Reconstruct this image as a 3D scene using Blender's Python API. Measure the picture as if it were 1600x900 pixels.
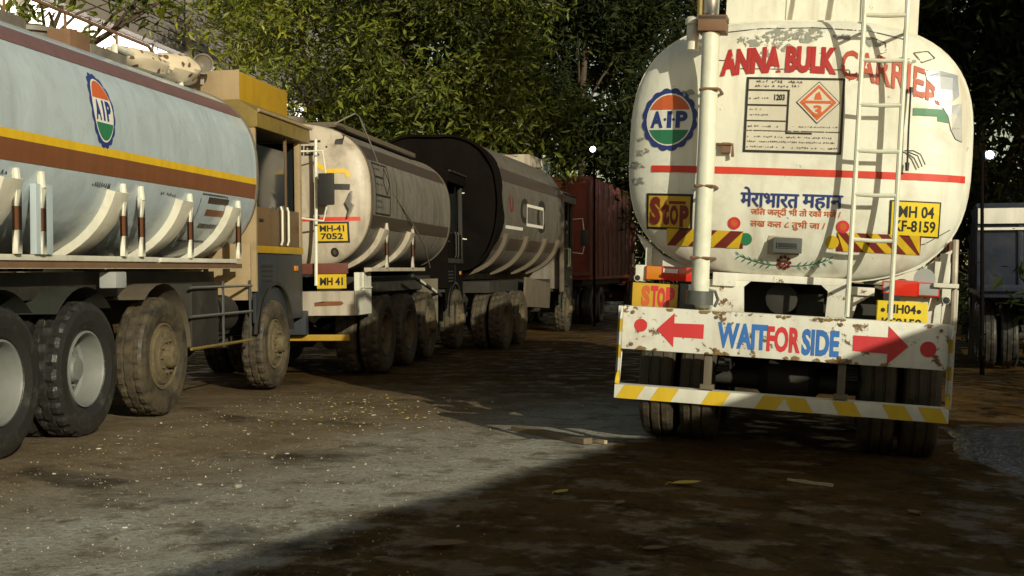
import bpy, bmesh, math, random
from mathutils import Vector, Matrix, noise as mnoise

random.seed(7)
RAD = math.radians
SC = bpy.context.scene
for ob in list(bpy.data.objects):
    bpy.data.objects.remove(ob)

# ------------------------------------------------------------------ camera, sky, sun, exposure
PSI = math.atan(288 / 2000.0)
cam_d = bpy.data.cameras.new('camera')
cam = bpy.data.objects.new('camera', cam_d)
SC.collection.objects.link(cam)
cam.location = (0, 0, 1.4)
cam.rotation_euler = (RAD(90), 0, PSI)
cam_d.sensor_width = 36
cam_d.lens = 45.0
cam_d.shift_y = -30 / 1600.0
cam_d.clip_end = 2000
cam_d.clip_start = 0.05
SC.camera = cam

SUN_AZ, SUN_EL = 35.0, 18.5            # behind the camera and to its right, low
world = bpy.data.worlds.new('World')
SC.world = world
world.use_nodes = True
wn = world.node_tree.nodes
wl = world.node_tree.links
wn.clear()
sky = wn.new('ShaderNodeTexSky')
sky.sky_type = 'NISHITA'
sky.sun_disc = False
sky.sun_elevation = RAD(SUN_EL)
sky.sun_rotation = RAD(180 - SUN_AZ)
tint = wn.new('ShaderNodeMix')
tint.data_type = 'RGBA'
tint.blend_type = 'MULTIPLY'
tint.inputs[0].default_value = 1.0
tint.inputs[7].default_value = (1.0, 0.84, 0.58, 1)     # town glow, warmer than a day sky
bg = wn.new('ShaderNodeBackground')
bg.inputs[1].default_value = 0.09
wo = wn.new('ShaderNodeOutputWorld')
wl.new(sky.outputs[0], tint.inputs[6])
wl.new(tint.outputs[2], bg.inputs[0])
wl.new(bg.outputs[0], wo.inputs[0])

sun_d = bpy.data.lights.new('sun', 'SUN')
sun_d.energy = 3.0
sun_d.angle = RAD(0.5)
sun_d.color = (1.0, 0.95, 0.72)
sun = bpy.data.objects.new('sun', sun_d)
SC.collection.objects.link(sun)
ce, se = math.cos(RAD(SUN_EL)), math.sin(RAD(SUN_EL))
LDIR = Vector((-math.sin(RAD(SUN_AZ)) * ce, math.cos(RAD(SUN_AZ)) * ce, -se))
sun.rotation_euler = LDIR.to_track_quat('-Z', 'Y').to_euler()
sun.location = (8, -12, 9)

SC.view_settings.view_transform = 'Standard'
SC.view_settings.look = 'None'
SC.view_settings.exposure = 0.36
SC.view_settings.gamma = 1.0
SC.view_settings.use_curve_mapping = False
SC.render.engine = 'CYCLES'
SC.cycles.max_bounces = 5
SC.cycles.transparent_max_bounces = 12
SC.cycles.caustics_reflective = False
SC.cycles.caustics_refractive = False
SC.cycles.sample_clamp_indirect = 4.0

# ------------------------------------------------------------------ node materials
class NT:
    def __init__(self, name):
        self.m = bpy.data.materials.new(name)
        self.m.use_nodes = True
        self.t = self.m.node_tree
        self.t.nodes.clear()
        self.out = self.n('ShaderNodeOutputMaterial')
        self.p = self.n('ShaderNodeBsdfPrincipled')
        self.l(self.p.outputs[0], self.out.inputs[0])
        self.tc = self.n('ShaderNodeTexCoord')

    def n(self, k, **kw):
        x = self.t.nodes.new(k)
        for a, b in kw.items():
            setattr(x, a, b)
        return x

    def l(self, a, b):
        self.t.links.new(a, b)

    def noise(self, scale, detail=4, stretch=(1, 1, 1), rough=0.55, coord='Object', loc=(0, 0, 0)):
        mp = self.n('ShaderNodeMapping')
        mp.inputs['Scale'].default_value = stretch
        mp.inputs['Location'].default_value = loc
        self.l(self.tc.outputs[coord], mp.inputs[0])
        nz = self.n('ShaderNodeTexNoise')
        nz.inputs['Scale'].default_value = scale
        nz.inputs['Detail'].default_value = detail
        nz.inputs['Roughness'].default_value = rough
        self.l(mp.outputs[0], nz.inputs['Vector'])
        return nz.outputs['Fac']

    def ramp(self, fac, a, b, va=0.0, vb=1.0):
        r = self.n('ShaderNodeMapRange')
        r.inputs['From Min'].default_value = a
        r.inputs['From Max'].default_value = b
        r.inputs['To Min'].default_value = va
        r.inputs['To Max'].default_value = vb
        self.l(fac, r.inputs['Value'])
        return r.outputs[0]

    def mix(self, fac, a, b, mode='MIX'):
        x = self.n('ShaderNodeMix')
        x.data_type = 'RGBA'
        x.blend_type = mode
        for i, v in ((0, fac), (6, a), (7, b)):
            if isinstance(v, (int, float)):
                x.inputs[i].default_value = v
            elif isinstance(v, tuple):
                x.inputs[i].default_value = (v[0], v[1], v[2], 1)
            else:
                self.l(v, x.inputs[i])
        return x.outputs[2]

    def math(self, op, a, b=0.0):
        x = self.n('ShaderNodeMath')
        x.operation = op
        for i, v in ((0, a), (1, b)):
            if isinstance(v, (int, float)):
                x.inputs[i].default_value = v
            else:
                self.l(v, x.inputs[i])
        return x.outputs[0]

    def bump(self, h, strength=0.3, dist=0.02):
        b = self.n('ShaderNodeBump')
        b.inputs['Strength'].default_value = strength
        b.inputs['Distance'].default_value = dist
        self.l(h, b.inputs['Height'])
        self.l(b.outputs[0], self.p.inputs['Normal'])

    def base(self, v):
        if isinstance(v, tuple):
            self.p.inputs['Base Color'].default_value = (v[0], v[1], v[2], 1)
        else:
            self.l(v, self.p.inputs['Base Color'])

    def rough(self, v):
        if isinstance(v, (int, float)):
            self.p.inputs['Roughness'].default_value = v
        else:
            self.l(v, self.p.inputs['Roughness'])


def paint(name, col, dirt=(0.18, 0.13, 0.08), amount=0.4, rough=0.4, rust=0.0, metal=0.0, seed=0.0, streak=0.5, spec=0.5):
    """worn paint: blotchy grime, runs down the surface, optional rust chips"""
    k = NT(name)
    v = k.mix(k.ramp(k.noise(1.1, 3, loc=(seed, 3, 1)), 0.3, 0.75, 0, 1), tuple(c * 0.86 for c in col), tuple(min(1, c * 1.05) for c in col))
    blot = k.ramp(k.noise(3.2, 7, loc=(seed, 0, 0), rough=0.65), 0.5, 0.85)
    run = k.ramp(k.noise(7, 4, (1, 1, 0.09), loc=(0, seed, 0)), 0.48, 0.8)
    d = k.math('MULTIPLY', k.math('MAXIMUM', blot, k.math('MULTIPLY', run, streak)), amount)
    v = k.mix(d, v, dirt)
    if rust > 0:
        chip = k.ramp(k.noise(9, 9, loc=(seed, 2, 5), rough=0.7), 0.72 - 0.22 * rust, 0.76 - 0.22 * rust)
        v = k.mix(chip, v, k.mix(k.noise(30, 3), (0.10, 0.045, 0.02), (0.22, 0.12, 0.06)))
    k.base(v)
    k.rough(k.ramp(blot, 0, 1, rough, min(1, rough + 0.35)))
    k.p.inputs['Metallic'].default_value = metal
    k.p.inputs['Specular IOR Level'].default_value = spec
    k.bump(k.noise(2.2, 4, loc=(seed, 1, 0)), 0.30, 0.05)
    return k.m


def decal(name, col, wear=0.35, under=None, rough=0.5, scale=11, seed=0.0):
    """sign painter's enamel: brush streaks and missing flakes that let the paint below through"""
    k = NT(name)
    k.base(k.mix(k.noise(9, 4, (1, 1, 0.25), loc=(seed, 0, 0)), tuple(c * 0.72 for c in col), tuple(min(1, c * 1.18) for c in col)))
    k.rough(rough)
    hole = k.ramp(k.noise(scale, 8, loc=(seed, 4, 2), rough=0.68), 0.80 - wear * 0.42, 0.84 - wear * 0.42)
    tr = k.n('ShaderNodeBsdfTransparent')
    ms = k.n('ShaderNodeMixShader')
    k.l(hole, ms.inputs[0])
    k.l(k.p.outputs[0], ms.inputs[1])
    k.l(tr.outputs[0], ms.inputs[2])
    k.l(ms.outputs[0], k.out.inputs[0])
    return k.m


def plain(name, col, rough=0.6, metal=0.0, var=0.3, scale=6):
    k = NT(name)
    k.base(k.mix(k.noise(scale, 5), tuple(c * (1 - var) for c in col), tuple(min(1, c * (1 + var)) for c in col)))
    k.rough(rough)
    k.p.inputs['Metallic'].default_value = metal
    return k.m


def rubber(name, mud=0.4, mudcol=(0.10, 0.075, 0.045), base=(0.022, 0.021, 0.02)):
    k = NT(name)
    m = k.ramp(k.noise(6, 7, rough=0.65), 0.62 - 0.4 * mud, 0.85 - 0.3 * mud)
    k.base(k.mix(m, base, k.mix(k.noise(22, 4), tuple(c * 0.6 for c in mudcol), mudcol)))
    k.rough(k.ramp(m, 0, 1, 0.42, 0.9))
    k.bump(k.noise(40, 5), 0.5, 0.01)
    return k.m


def leafmat(name, col, spec=0.5, ro=0.45):
    k = NT(name)
    oi = k.n('ShaderNodeNewGeometry')
    k.base(k.mix(k.ramp(oi.outputs['Random Per Island'], 0, 1), tuple(c * 0.45 for c in col), tuple(c * 1.25 for c in col)))
    k.rough(ro)
    k.p.inputs['Specular IOR Level'].default_value = spec
    tl = k.n('ShaderNodeBsdfTranslucent')
    tl.inputs[0].default_value = (col[0] * 1.1, col[1] * 1.2, col[2] * 0.5, 1)
    ms = k.n('ShaderNodeMixShader')
    ms.inputs[0].default_value = 0.3
    k.l(k.p.outputs[0], ms.inputs[1])
    k.l(tl.outputs[0], ms.inputs[2])
    k.l(ms.outputs[0], k.out.inputs[0])
    return k.m


def glow(name, col, s):
    k = NT(name)
    k.base((0.8, 0.8, 0.8))
    k.p.inputs['Emission Color'].default_value = (col[0], col[1], col[2], 1)
    k.p.inputs['Emission Strength'].default_value = s
    return k.m


def glass(name, col, rough=0.12):
    k = NT(name)
    k.base(col)
    k.rough(rough)
    k.p.inputs['Specular IOR Level'].default_value = 0.7
    return k.m


M = {
    'cream': paint('cream_paint', (0.80, 0.795, 0.70), (0.32, 0.25, 0.15), 0.65, 0.34, 0.30, seed=1, streak=0.9),
    'cream_rusty': paint('rusty_cream_paint', (0.76, 0.74, 0.66), (0.24, 0.17, 0.09), 0.7, 0.5, 0.64, seed=4),
    'offwhite': paint('off_white_paint', (0.72, 0.70, 0.60), (0.22, 0.16, 0.10), 0.6, 0.45, 0.25, seed=9),
    'bluegrey': paint('blue_grey_paint', (0.45, 0.53, 0.585), (0.22, 0.21, 0.18), 0.45, 0.17, 0.0, seed=2, streak=0.7),
    'tan': paint('tan_paint', (0.50, 0.435, 0.35), (0.09, 0.065, 0.04), 0.85, 0.45, 0.15, seed=6, streak=0.8),
    'drab': paint('drab_paint', (0.19, 0.168, 0.14), (0.05, 0.037, 0.025), 0.95, 0.5, 0.2, seed=3, streak=0.9),
    'grime': paint('grimy_paint', (0.125, 0.11, 0.09), (0.04, 0.03, 0.02), 0.95, 0.55, 0.2, seed=33, streak=0.9),
    'jet': paint('jet_black_paint', (0.007, 0.0055, 0.005), (0.016, 0.011, 0.007), 0.5, 0.95, 0.0, seed=5, spec=0.03),  # near-black tone for third tanker's end, second cab and lamp poles
    'dun': paint('dun_paint', (0.125, 0.10, 0.07), (0.05, 0.04, 0.025), 0.9, 0.6, 0.3, seed=8),
    'cabcream': paint('cab_cream_paint', (0.38, 0.285, 0.165), (0.12, 0.08, 0.04), 0.7, 0.45, 0.1, seed=11),
    'cabtan': paint('cab_tan_paint', (0.15, 0.088, 0.042), (0.06, 0.04, 0.02), 0.6, 0.5, 0.1, seed=12),
    'cabblue': paint('cab_slate_paint', (0.030, 0.036, 0.045), (0.05, 0.04, 0.03), 0.6, 0.5, 0.0, seed=13),
    'olive': paint('olive_yellow_paint', (0.22, 0.155, 0.035), (0.07, 0.055, 0.02), 0.8, 0.5, 0.1, seed=14),
    'yellow': paint('yellow_paint', (0.42, 0.25, 0.012), (0.14, 0.09, 0.02), 0.75, 0.5, 0.0, seed=15),
    'maroon': paint('maroon_paint', (0.16, 0.05, 0.035), (0.06, 0.04, 0.03), 0.5, 0.45, 0.0, seed=16),
    'redbody': paint('red_lorry_paint', (0.22, 0.036, 0.022), (0.05, 0.022, 0.014), 0.95, 0.55, 0.1, seed=17),
    'blue': paint('blue_lorry_paint', (0.012, 0.018, 0.038), (0.05, 0.04, 0.03), 0.5, 0.4, 0.1, seed=18),
    'darkgreen': paint('dark_green_paint', (0.03, 0.035, 0.028), (0.04, 0.03, 0.02), 0.5, 0.5, 0.0, seed=19),
    'chassis': paint('chassis_black', (0.020, 0.018, 0.015), (0.06, 0.045, 0.03), 0.8, 0.65, 0.2, seed=20),
    'rust': paint('rusty_steel', (0.20, 0.11, 0.06), (0.06, 0.04, 0.02), 0.7, 0.7, 0.3, seed=21),
    'steel': plain('bare_steel', (0.45, 0.46, 0.47), 0.28, 0.9, 0.15),
    'galv': paint('pale_green_white_paint', (0.71, 0.72, 0.60), (0.25, 0.20, 0.10), 0.5, 0.4, 0.2, seed=22),
    'lampred': glass('red_lens', (0.62, 0.035, 0.02)),
    'lamporange': glass('orange_lens', (0.60, 0.20, 0.02)),
    'lampclear': glass('clear_lens', (0.35, 0.36, 0.36)),
    'glass': glass('dark_glass', (0.015, 0.018, 0.02), 0.08),
    'black': plain('black_plastic', (0.02, 0.02, 0.02), 0.5),
    'greybox': plain('grey_plastic', (0.085, 0.09, 0.085), 0.45),
    'interior': plain('dark_upholstery', (0.03, 0.025, 0.02), 0.85),
    'tyre': rubber('tyre_rubber', 0.30),
    'tyre_muddy': rubber('muddy_tyre_rubber', 0.75, (0.10, 0.074, 0.040)),
    'tyre_wet': rubber('wet_tyre_rubber', 0.22, (0.08, 0.07, 0.055)),
    'rim_grey': paint('grey_rim_paint', (0.20, 0.21, 0.20), (0.10, 0.08, 0.05), 0.6, 0.5, 0.1, seed=23),
    'rim_muddy': plain('mud_caked_rim', (0.105, 0.08, 0.042), 0.9, 0, 0.75, 22),
    'bark': plain('tree_bark', (0.085, 0.06, 0.04), 0.95, 0, 0.5, 9),
    'wall': plain('grey_sheeting', (0.26, 0.23, 0.21), 0.7, 0, 0.15, 2),
    'concrete': plain('weathered_concrete', (0.24, 0.22, 0.19), 0.9, 0, 0.25, 3),
    'lit': glow('lit_white_panel', (1.0, 0.93, 0.82), 2.6),
    'lamp_cool': glow('cool_lamp_lens', (0.62, 0.78, 1.0), 70.0),
    'lamp': glow('lamp_lens', (0.92, 0.96, 1.0), 14.0),
    # painted marks
    'd_red': decal('red_lettering', (0.40, 0.025, 0.022), 0.42),
    'd_faded': decal('faded_red_lettering', (0.46, 0.08, 0.04), 0.5, scale=16, seed=3),
    'd_stripe': decal('red_stripe', (0.64, 0.045, 0.022), 0.12),
    'd_blue': decal('blue_lettering', (0.025, 0.045, 0.20), 0.18),
    'd_sky': decal('bright_blue_lettering', (0.04, 0.16, 0.50), 0.34),
    'd_bred': decal('bright_red_mark', (0.62, 0.04, 0.045), 0.16),
    'd_maroon': decal('maroon_mark', (0.17, 0.022, 0.018), 0.2),
    'd_orange': decal('orange_mark', (0.58, 0.12, 0.035), 0.28),
    'd_green': decal('green_mark', (0.03, 0.19, 0.09), 0.22),
    'd_yellow': decal('yellow_mark', (0.66, 0.44, 0.02), 0.18),
    'd_plate': decal('plate_yellow', (0.78, 0.58, 0.02), 0.02),
    'd_stopyel': decal('stop_yellow', (0.56, 0.34, 0.03), 0.12),
    'd_white': decal('white_mark', (0.76, 0.74, 0.68), 0.16),
    'd_rust': decal('rust_stain', (0.24, 0.15, 0.05), 0.6, scale=40),
    'd_black': decal('black_mark', (0.02, 0.018, 0.016), 0.2),
    'd_faint': decal('faint_black_mark', (0.08, 0.07, 0.055), 0.62, scale=34),
    'd_flake': decal('flaked_grey_primer', (0.30, 0.30, 0.26), 0.68, scale=26),
    'd_silver': decal('silver_patch', (0.55, 0.58, 0.62), 0.05, rough=0.2),
    'd_brown': decal('brown_band', (0.20, 0.075, 0.032), 0.08),
    'd_mauve': decal('dull_maroon_band', (0.17, 0.085, 0.08), 0.1),
    'd_gold': decal('gold_band', (0.72, 0.46, 0.02), 0.06),
    'd_dark': decal('dark_brown_band', (0.060, 0.042, 0.030), 0.2),
    'd_cream': decal('cream_panel', (0.62, 0.58, 0.48), 0.1),
}
M['d_silver'].node_tree.nodes['Principled BSDF'].inputs['Metallic'].default_value = 0.6

# ------------------------------------------------------------------ objects
COL = SC.collection


def link(o, parent=None):
    COL.objects.link(o)
    if parent is not None:
        o.parent = parent
    return o


def tag(o, label=None, cat=None, group=None, kind=None):
    if label:
        o['label'] = label
    if cat:
        o['category'] = cat
    if group:
        o['group'] = group
    if kind:
        o['kind'] = kind
    return o


def empty(name, loc=(0, 0, 0), rot=(0, 0, 0), parent=None):
    o = bpy.data.objects.new(name, None)
    o.empty_display_size = 0.2
    o.location = loc
    o.rotation_euler = rot
    return link(o, parent)


class MB:
    def __init__(self):
        self.b = bmesh.new()

    def _f(self, vs, mi=0):
        try:
            f = self.b.faces.new(vs)
            f.material_index = mi
            return f
        except ValueError:
            return None

    def box(self, lo, hi, mi=0, rot=None, piv=None):
        x0, y0, z0 = lo
        x1, y1, z1 = hi
        co = [(x0, y0, z0), (x1, y0, z0), (x1, y1, z0), (x0, y1, z0), (x0, y0, z1), (x1, y0, z1), (x1, y1, z1), (x0, y1, z1)]
        if rot:
            c = Vector(piv) if piv else Vector(((x0 + x1) / 2, (y0 + y1) / 2, (z0 + z1) / 2))
            R = Matrix.Rotation(rot[1], 3, rot[0])
            co = [c + R @ (Vector(p) - c) for p in co]
        v = [self.b.verts.new(p) for p in co]
        for q in ((0, 3, 2, 1), (4, 5, 6, 7), (0, 1, 5, 4), (1, 2, 6, 5), (2, 3, 7, 6), (3, 0, 4, 7)):
            self._f([v[i] for i in q], mi)
        return self

    def tube(self, pts, r, n=8, mi=0, caps=True):
        pts = [Vector(p) for p in pts]
        rs = r if isinstance(r, (list, tuple)) else [r] * len(pts)
        rings = []
        up = None
        for i, p in enumerate(pts):
            d = (pts[min(i + 1, len(pts) - 1)] - pts[max(i - 1, 0)])
            if d.length < 1e-9:
                d = Vector((0, 0, 1))
            d.normalize()
            if up is None:
                up = Vector((1, 0, 0)) if abs(d.x) < 0.8 else Vector((0, 1, 0))
            a = (up - d * up.dot(d)).normalized()
            up = a
            b = d.cross(a)
            rings.append([self.b.verts.new(p + (a * math.cos(t) + b * math.sin(t)) * rs[i]) for t in [2 * math.pi * j / n for j in range(n)]])
        for i in range(len(rings) - 1):
            for j in range(n):
                self._f([rings[i][j], rings[i][(j + 1) % n], rings[i + 1][(j + 1) % n], rings[i + 1][j]], mi)
        if caps:
            self._f(list(reversed(rings[0])), mi)
            self._f(rings[-1], mi)
        return self

    def lathe(self, prof, c, axis='x', n=40, mi=0, mis=None, wob=None):
        """prof: list of (radius, along)"""
        c = Vector(c)
        rings = []
        for k, (r, a) in enumerate(prof):
            ring = []
            for j in range(n):
                t = 2 * math.pi * j / n
                rr = r + (wob(k, j) if wob else 0)
                u, w = rr * math.cos(t), rr * math.sin(t)
                p = {'x': (a, u, w), 'y': (u, a, w), 'z': (u, w, a)}[axis]
                ring.append(self.b.verts.new(c + Vector(p)))
            rings.append(ring)
        for i in range(len(rings) - 1):
            for j in range(n):
                self._f([rings[i][j], rings[i][(j + 1) % n], rings[i + 1][(j + 1) % n], rings[i + 1][j]], mis[i] if mis else mi)
        for ring, r in ((rings[0], prof[0][0]), (rings[-1], prof[-1][0])):
            if r > 1e-6:
                self._f(ring, mi)
        return self

    def prism(self, poly, a, b, axis='y', mi=0):
        def P(u, v, w):
            return {'y': (u, w, v), 'x': (w, u, v), 'z': (u, v, w)}[axis]
        A = [self.b.verts.new(P(u, v, a)) for u, v in poly]
        B = [self.b.verts.new(P(u, v, b)) for u, v in poly]
        n = len(poly)
        self._f(A, mi)
        self._f(list(reversed(B)), mi)
        for i in range(n):
            self._f([A[i], B[i], B[(i + 1) % n], A[(i + 1) % n]], mi)
        return self

    def strip(self, rows, mi=0):
        vs = [[self.b.verts.new(p) for p in r] for r in rows]
        for i in range(len(vs) - 1):
            for j in range(len(vs[0]) - 1):
                self._f([vs[i][j], vs[i][j + 1], vs[i + 1][j + 1], vs[i + 1][j]], mi)
        return self

    def build(self, name, mats, parent=None, bevel=0.0, ang=0.6, jit=0.0):
        b = self.b
        bmesh.ops.remove_doubles(b, verts=b.verts[:], dist=1e-5)
        bmesh.ops.recalc_face_normals(b, faces=b.faces[:])
        if bevel > 0:
            es = [e for e in b.edges if len(e.link_faces) == 2 and e.calc_face_angle(0) > 0.5]
            bmesh.ops.bevel(b, geom=es, offset=bevel, segments=2, profile=0.7, affect='EDGES', clamp_overlap=True)
        if jit:
            for v in b.verts:
                v.co += mnoise.noise_vector(v.co * 2.3) * jit
        for f in b.faces:
            f.smooth = True
        for e in b.edges:
            if len(e.link_faces) == 2 and e.calc_face_angle(0) > ang:
                e.smooth = False
        me = bpy.data.meshes.new(name)
        b.to_mesh(me)
        b.free()
        for m in (mats if isinstance(mats, (list, tuple)) else [mats]):
            me.materials.append(M[m] if isinstance(m, str) else m)
        return link(bpy.data.objects.new(name, me), parent)


# ------------------------------------------------------------------ painted marks: flat shapes laid onto a surface
class D2:
    def __init__(self):
        self.b = bmesh.new()
        self.mats = []
        self.lay = self.b.faces.layers.int.new('layer')

    def mi(self, m):
        if m not in self.mats:
            self.mats.append(m)
        return self.mats.index(m)

    def poly(self, pts, mat, layer=0):
        vs = [self.b.verts.new((u, v, 0)) for u, v in pts]
        f = self.b.faces.new(vs)
        f.material_index = self.mi(mat)
        f[self.lay] = layer
        if f.normal.z < 0 or sum(pts[i][0] * pts[(i + 1) % len(pts)][1] - pts[(i + 1) % len(pts)][0] * pts[i][1] for i in range(len(pts))) < 0:
            f.normal_flip()
        return self

    def rect(self, u0, v0, u1, v1, mat, layer=0):
        return self.poly([(u0, v0), (u1, v0), (u1, v1), (u0, v1)], mat, layer)

    def frame(self, u0, v0, u1, v1, w, mat, layer=0):
        self.rect(u0, v0, u1, v0 + w, mat, layer)
        self.rect(u0, v1 - w, u1, v1, mat, layer)
        self.rect(u0, v0 + w, u0 + w, v1 - w, mat, layer)
        self.rect(u1 - w, v0 + w, u1, v1 - w, mat, layer)
        return self

    def disc(self, u, v, r, mat, layer=0, ry=None, n=28, lobes=0, amp=0.0):
        ry = ry or r
        if lobes:
            n = lobes * 8
        pts = []
        for i in range(n):
            t = 2 * math.pi * i / n
            k = 1 + (amp * abs(math.sin(lobes * t / 2)) if lobes else 0)
            pts.append((u + r * k * math.cos(t), v + ry * k * math.sin(t)))
        return self.poly(pts, mat, layer)

    def seg(self, u, v, r, ry, c0, c1, mat, layer=0, n=28):
        """slice of an ellipse between two heights (fractions of ry)"""
        pts = []
        a0, a1 = math.asin(max(-1, c0)), math.asin(min(1, c1))
        for i in range(n + 1):
            t = a0 + (a1 - a0) * i / n
            pts.append((u + r * math.cos(t), v + ry * math.sin(t)))
        for i in range(n + 1):
            t = a1 + (a0 - a1) * i / n
            pts.append((u - r * math.cos(t), v + ry * math.sin(t)))
        out = [pts[0]]
        for p in pts[1:]:
            if (p[0] - out[-1][0]) ** 2 + (p[1] - out[-1][1]) ** 2 > 1e-10:
                out.append(p)
        if (out[0][0] - out[-1][0]) ** 2 + (out[0][1] - out[-1][1]) ** 2 < 1e-10:
            out.pop()
        return self.poly(out, mat, layer)

    def stroke(self, pts, w, mat, layer=0):
        for (a, b), (c, d) in zip(pts, pts[1:]):
            L = math.hypot(c - a, d - b) or 1
            nx, ny = -(d - b) / L * w / 2, (c - a) / L * w / 2
            self.poly([(a - nx, b - ny), (c - nx, d - ny), (c + nx, d + ny), (a + nx, b + ny)], mat, layer)
        return self

    def text(self, s, u0, v0, u1, v1, mat, layer=0, bold=0.02, warp=None, shear=0.0):
        """write s so that it just fills the box u0..u1, v0..v1"""
        cu = bpy.data.curves.new('writing', 'FONT')
        cu.body = s
        cu.offset = bold
        cu.resolution_u = 3
        cu.shear = shear
        o = bpy.data.objects.new('writing', cu)
        COL.objects.link(o)
        dg = bpy.context.evaluated_depsgraph_get()
        dg.update()
        me = bpy.data.meshes.new_from_object(o.evaluated_get(dg))
        bpy.data.objects.remove(o)
        bpy.data.curves.remove(cu)
        xs = [v.co.x for v in me.vertices]
        ys = [v.co.y for v in me.vertices]
        x0, x1, y0, y1 = min(xs), max(xs), min(ys), max(ys)
        vs = []
        for v in me.vertices:
            u = (v.co.x - x0) / (x1 - x0)
            w = (v.co.y - y0) / (y1 - y0)
            uu, vv = u0 + (u1 - u0) * u, v0 + (v1 - v0) * w
            if warp:
                uu, vv = warp(u, w, uu, vv)
            vs.append(self.b.verts.new((uu, vv, 0)))
        k = self.mi(mat)
        for p in me.polygons:
            try:
                f = self.b.faces.new([vs[i] for i in p.vertices])
            except ValueError:
                continue
            f.material_index = k
            f[self.lay] = layer
        bpy.data.meshes.remove(me)
        return self

    def build(self, name, mapper, parent, grid=0.09):
        b = self.b
        bmesh.ops.triangulate(b, faces=b.faces[:])
        if grid:
            for ax in (0, 1):
                cs = [v.co[ax] for v in b.verts]
                if not cs:
                    continue
                a, z = min(cs), max(cs)
                k = math.floor(a / grid) + 1
                while k * grid < z:
                    pc = [0, 0, 0]
                    pc[ax] = k * grid
                    no = [0, 0, 0]
                    no[ax] = 1
                    bmesh.ops.bisect_plane(b, geom=b.verts[:] + b.edges[:] + b.faces[:], dist=1e-6, plane_co=pc, plane_no=no)
                    k += 1
        loose = [v for v in b.verts if not v.link_faces]
        bmesh.ops.delete(b, geom=loose, context='VERTS')
        for v in b.verts:
            v.co = mapper(v.co.x, v.co.y, v.link_faces[0][self.lay])
        for f in b.faces:
            f.smooth = False
        me = bpy.data.meshes.new(name)
        b.to_mesh(me)
        b.free()
        for m in self.mats:
            me.materials.append(M[m])
        return link(bpy.data.objects.new(name, me), parent)


def flat_y(y):
    """mapper onto a plane facing -y"""
    return lambda u, v, l: Vector((u, y - 0.003 - 0.0016 * l, v))


# ------------------------------------------------------------------ ground
def smooth(a, b, x):
    t = max(0.0, min(1.0, (x - a) / (b - a)))
    return t * t * (3 - 2 * t)


def ground_z(x, y):
    z = -0.05 * max(0.0, min(2.6, x + 0.2))
    z += 0.06 * smooth(-3.6, -4.6, x) * (1 - smooth(11, 15, y)) - 0.11 * smooth(17, 23, y)
    n = mnoise.noise(Vector((x * 0.45, y * 0.45, 0.3)))
    near = 1.0 if abs(x) < 12 and y < 40 else 0.4
    z += 0.022 * n * near
    d = math.hypot(x, y)
    if d < 30:
        z += 0.010 * mnoise.noise(Vector((x * 1.9, y * 1.9, 4.0))) + 0.004 * mnoise.noise(Vector((x * 6, y * 6, 9.0)))
    return z


def axis_steps(lo, hi, f0, f1, fine):
    xs = []
    x = lo
    while x < f0:
        xs.append(x)
        x += max(fine, (f0 - x) * 0.22)
    x = f0
    while x < f1:
        xs.append(x)
        x += fine
    x = f1
    while x < hi:
        xs.append(x)
        x += max(fine, (x - f1) * 0.22)
    xs.append(hi)
    return xs


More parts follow.
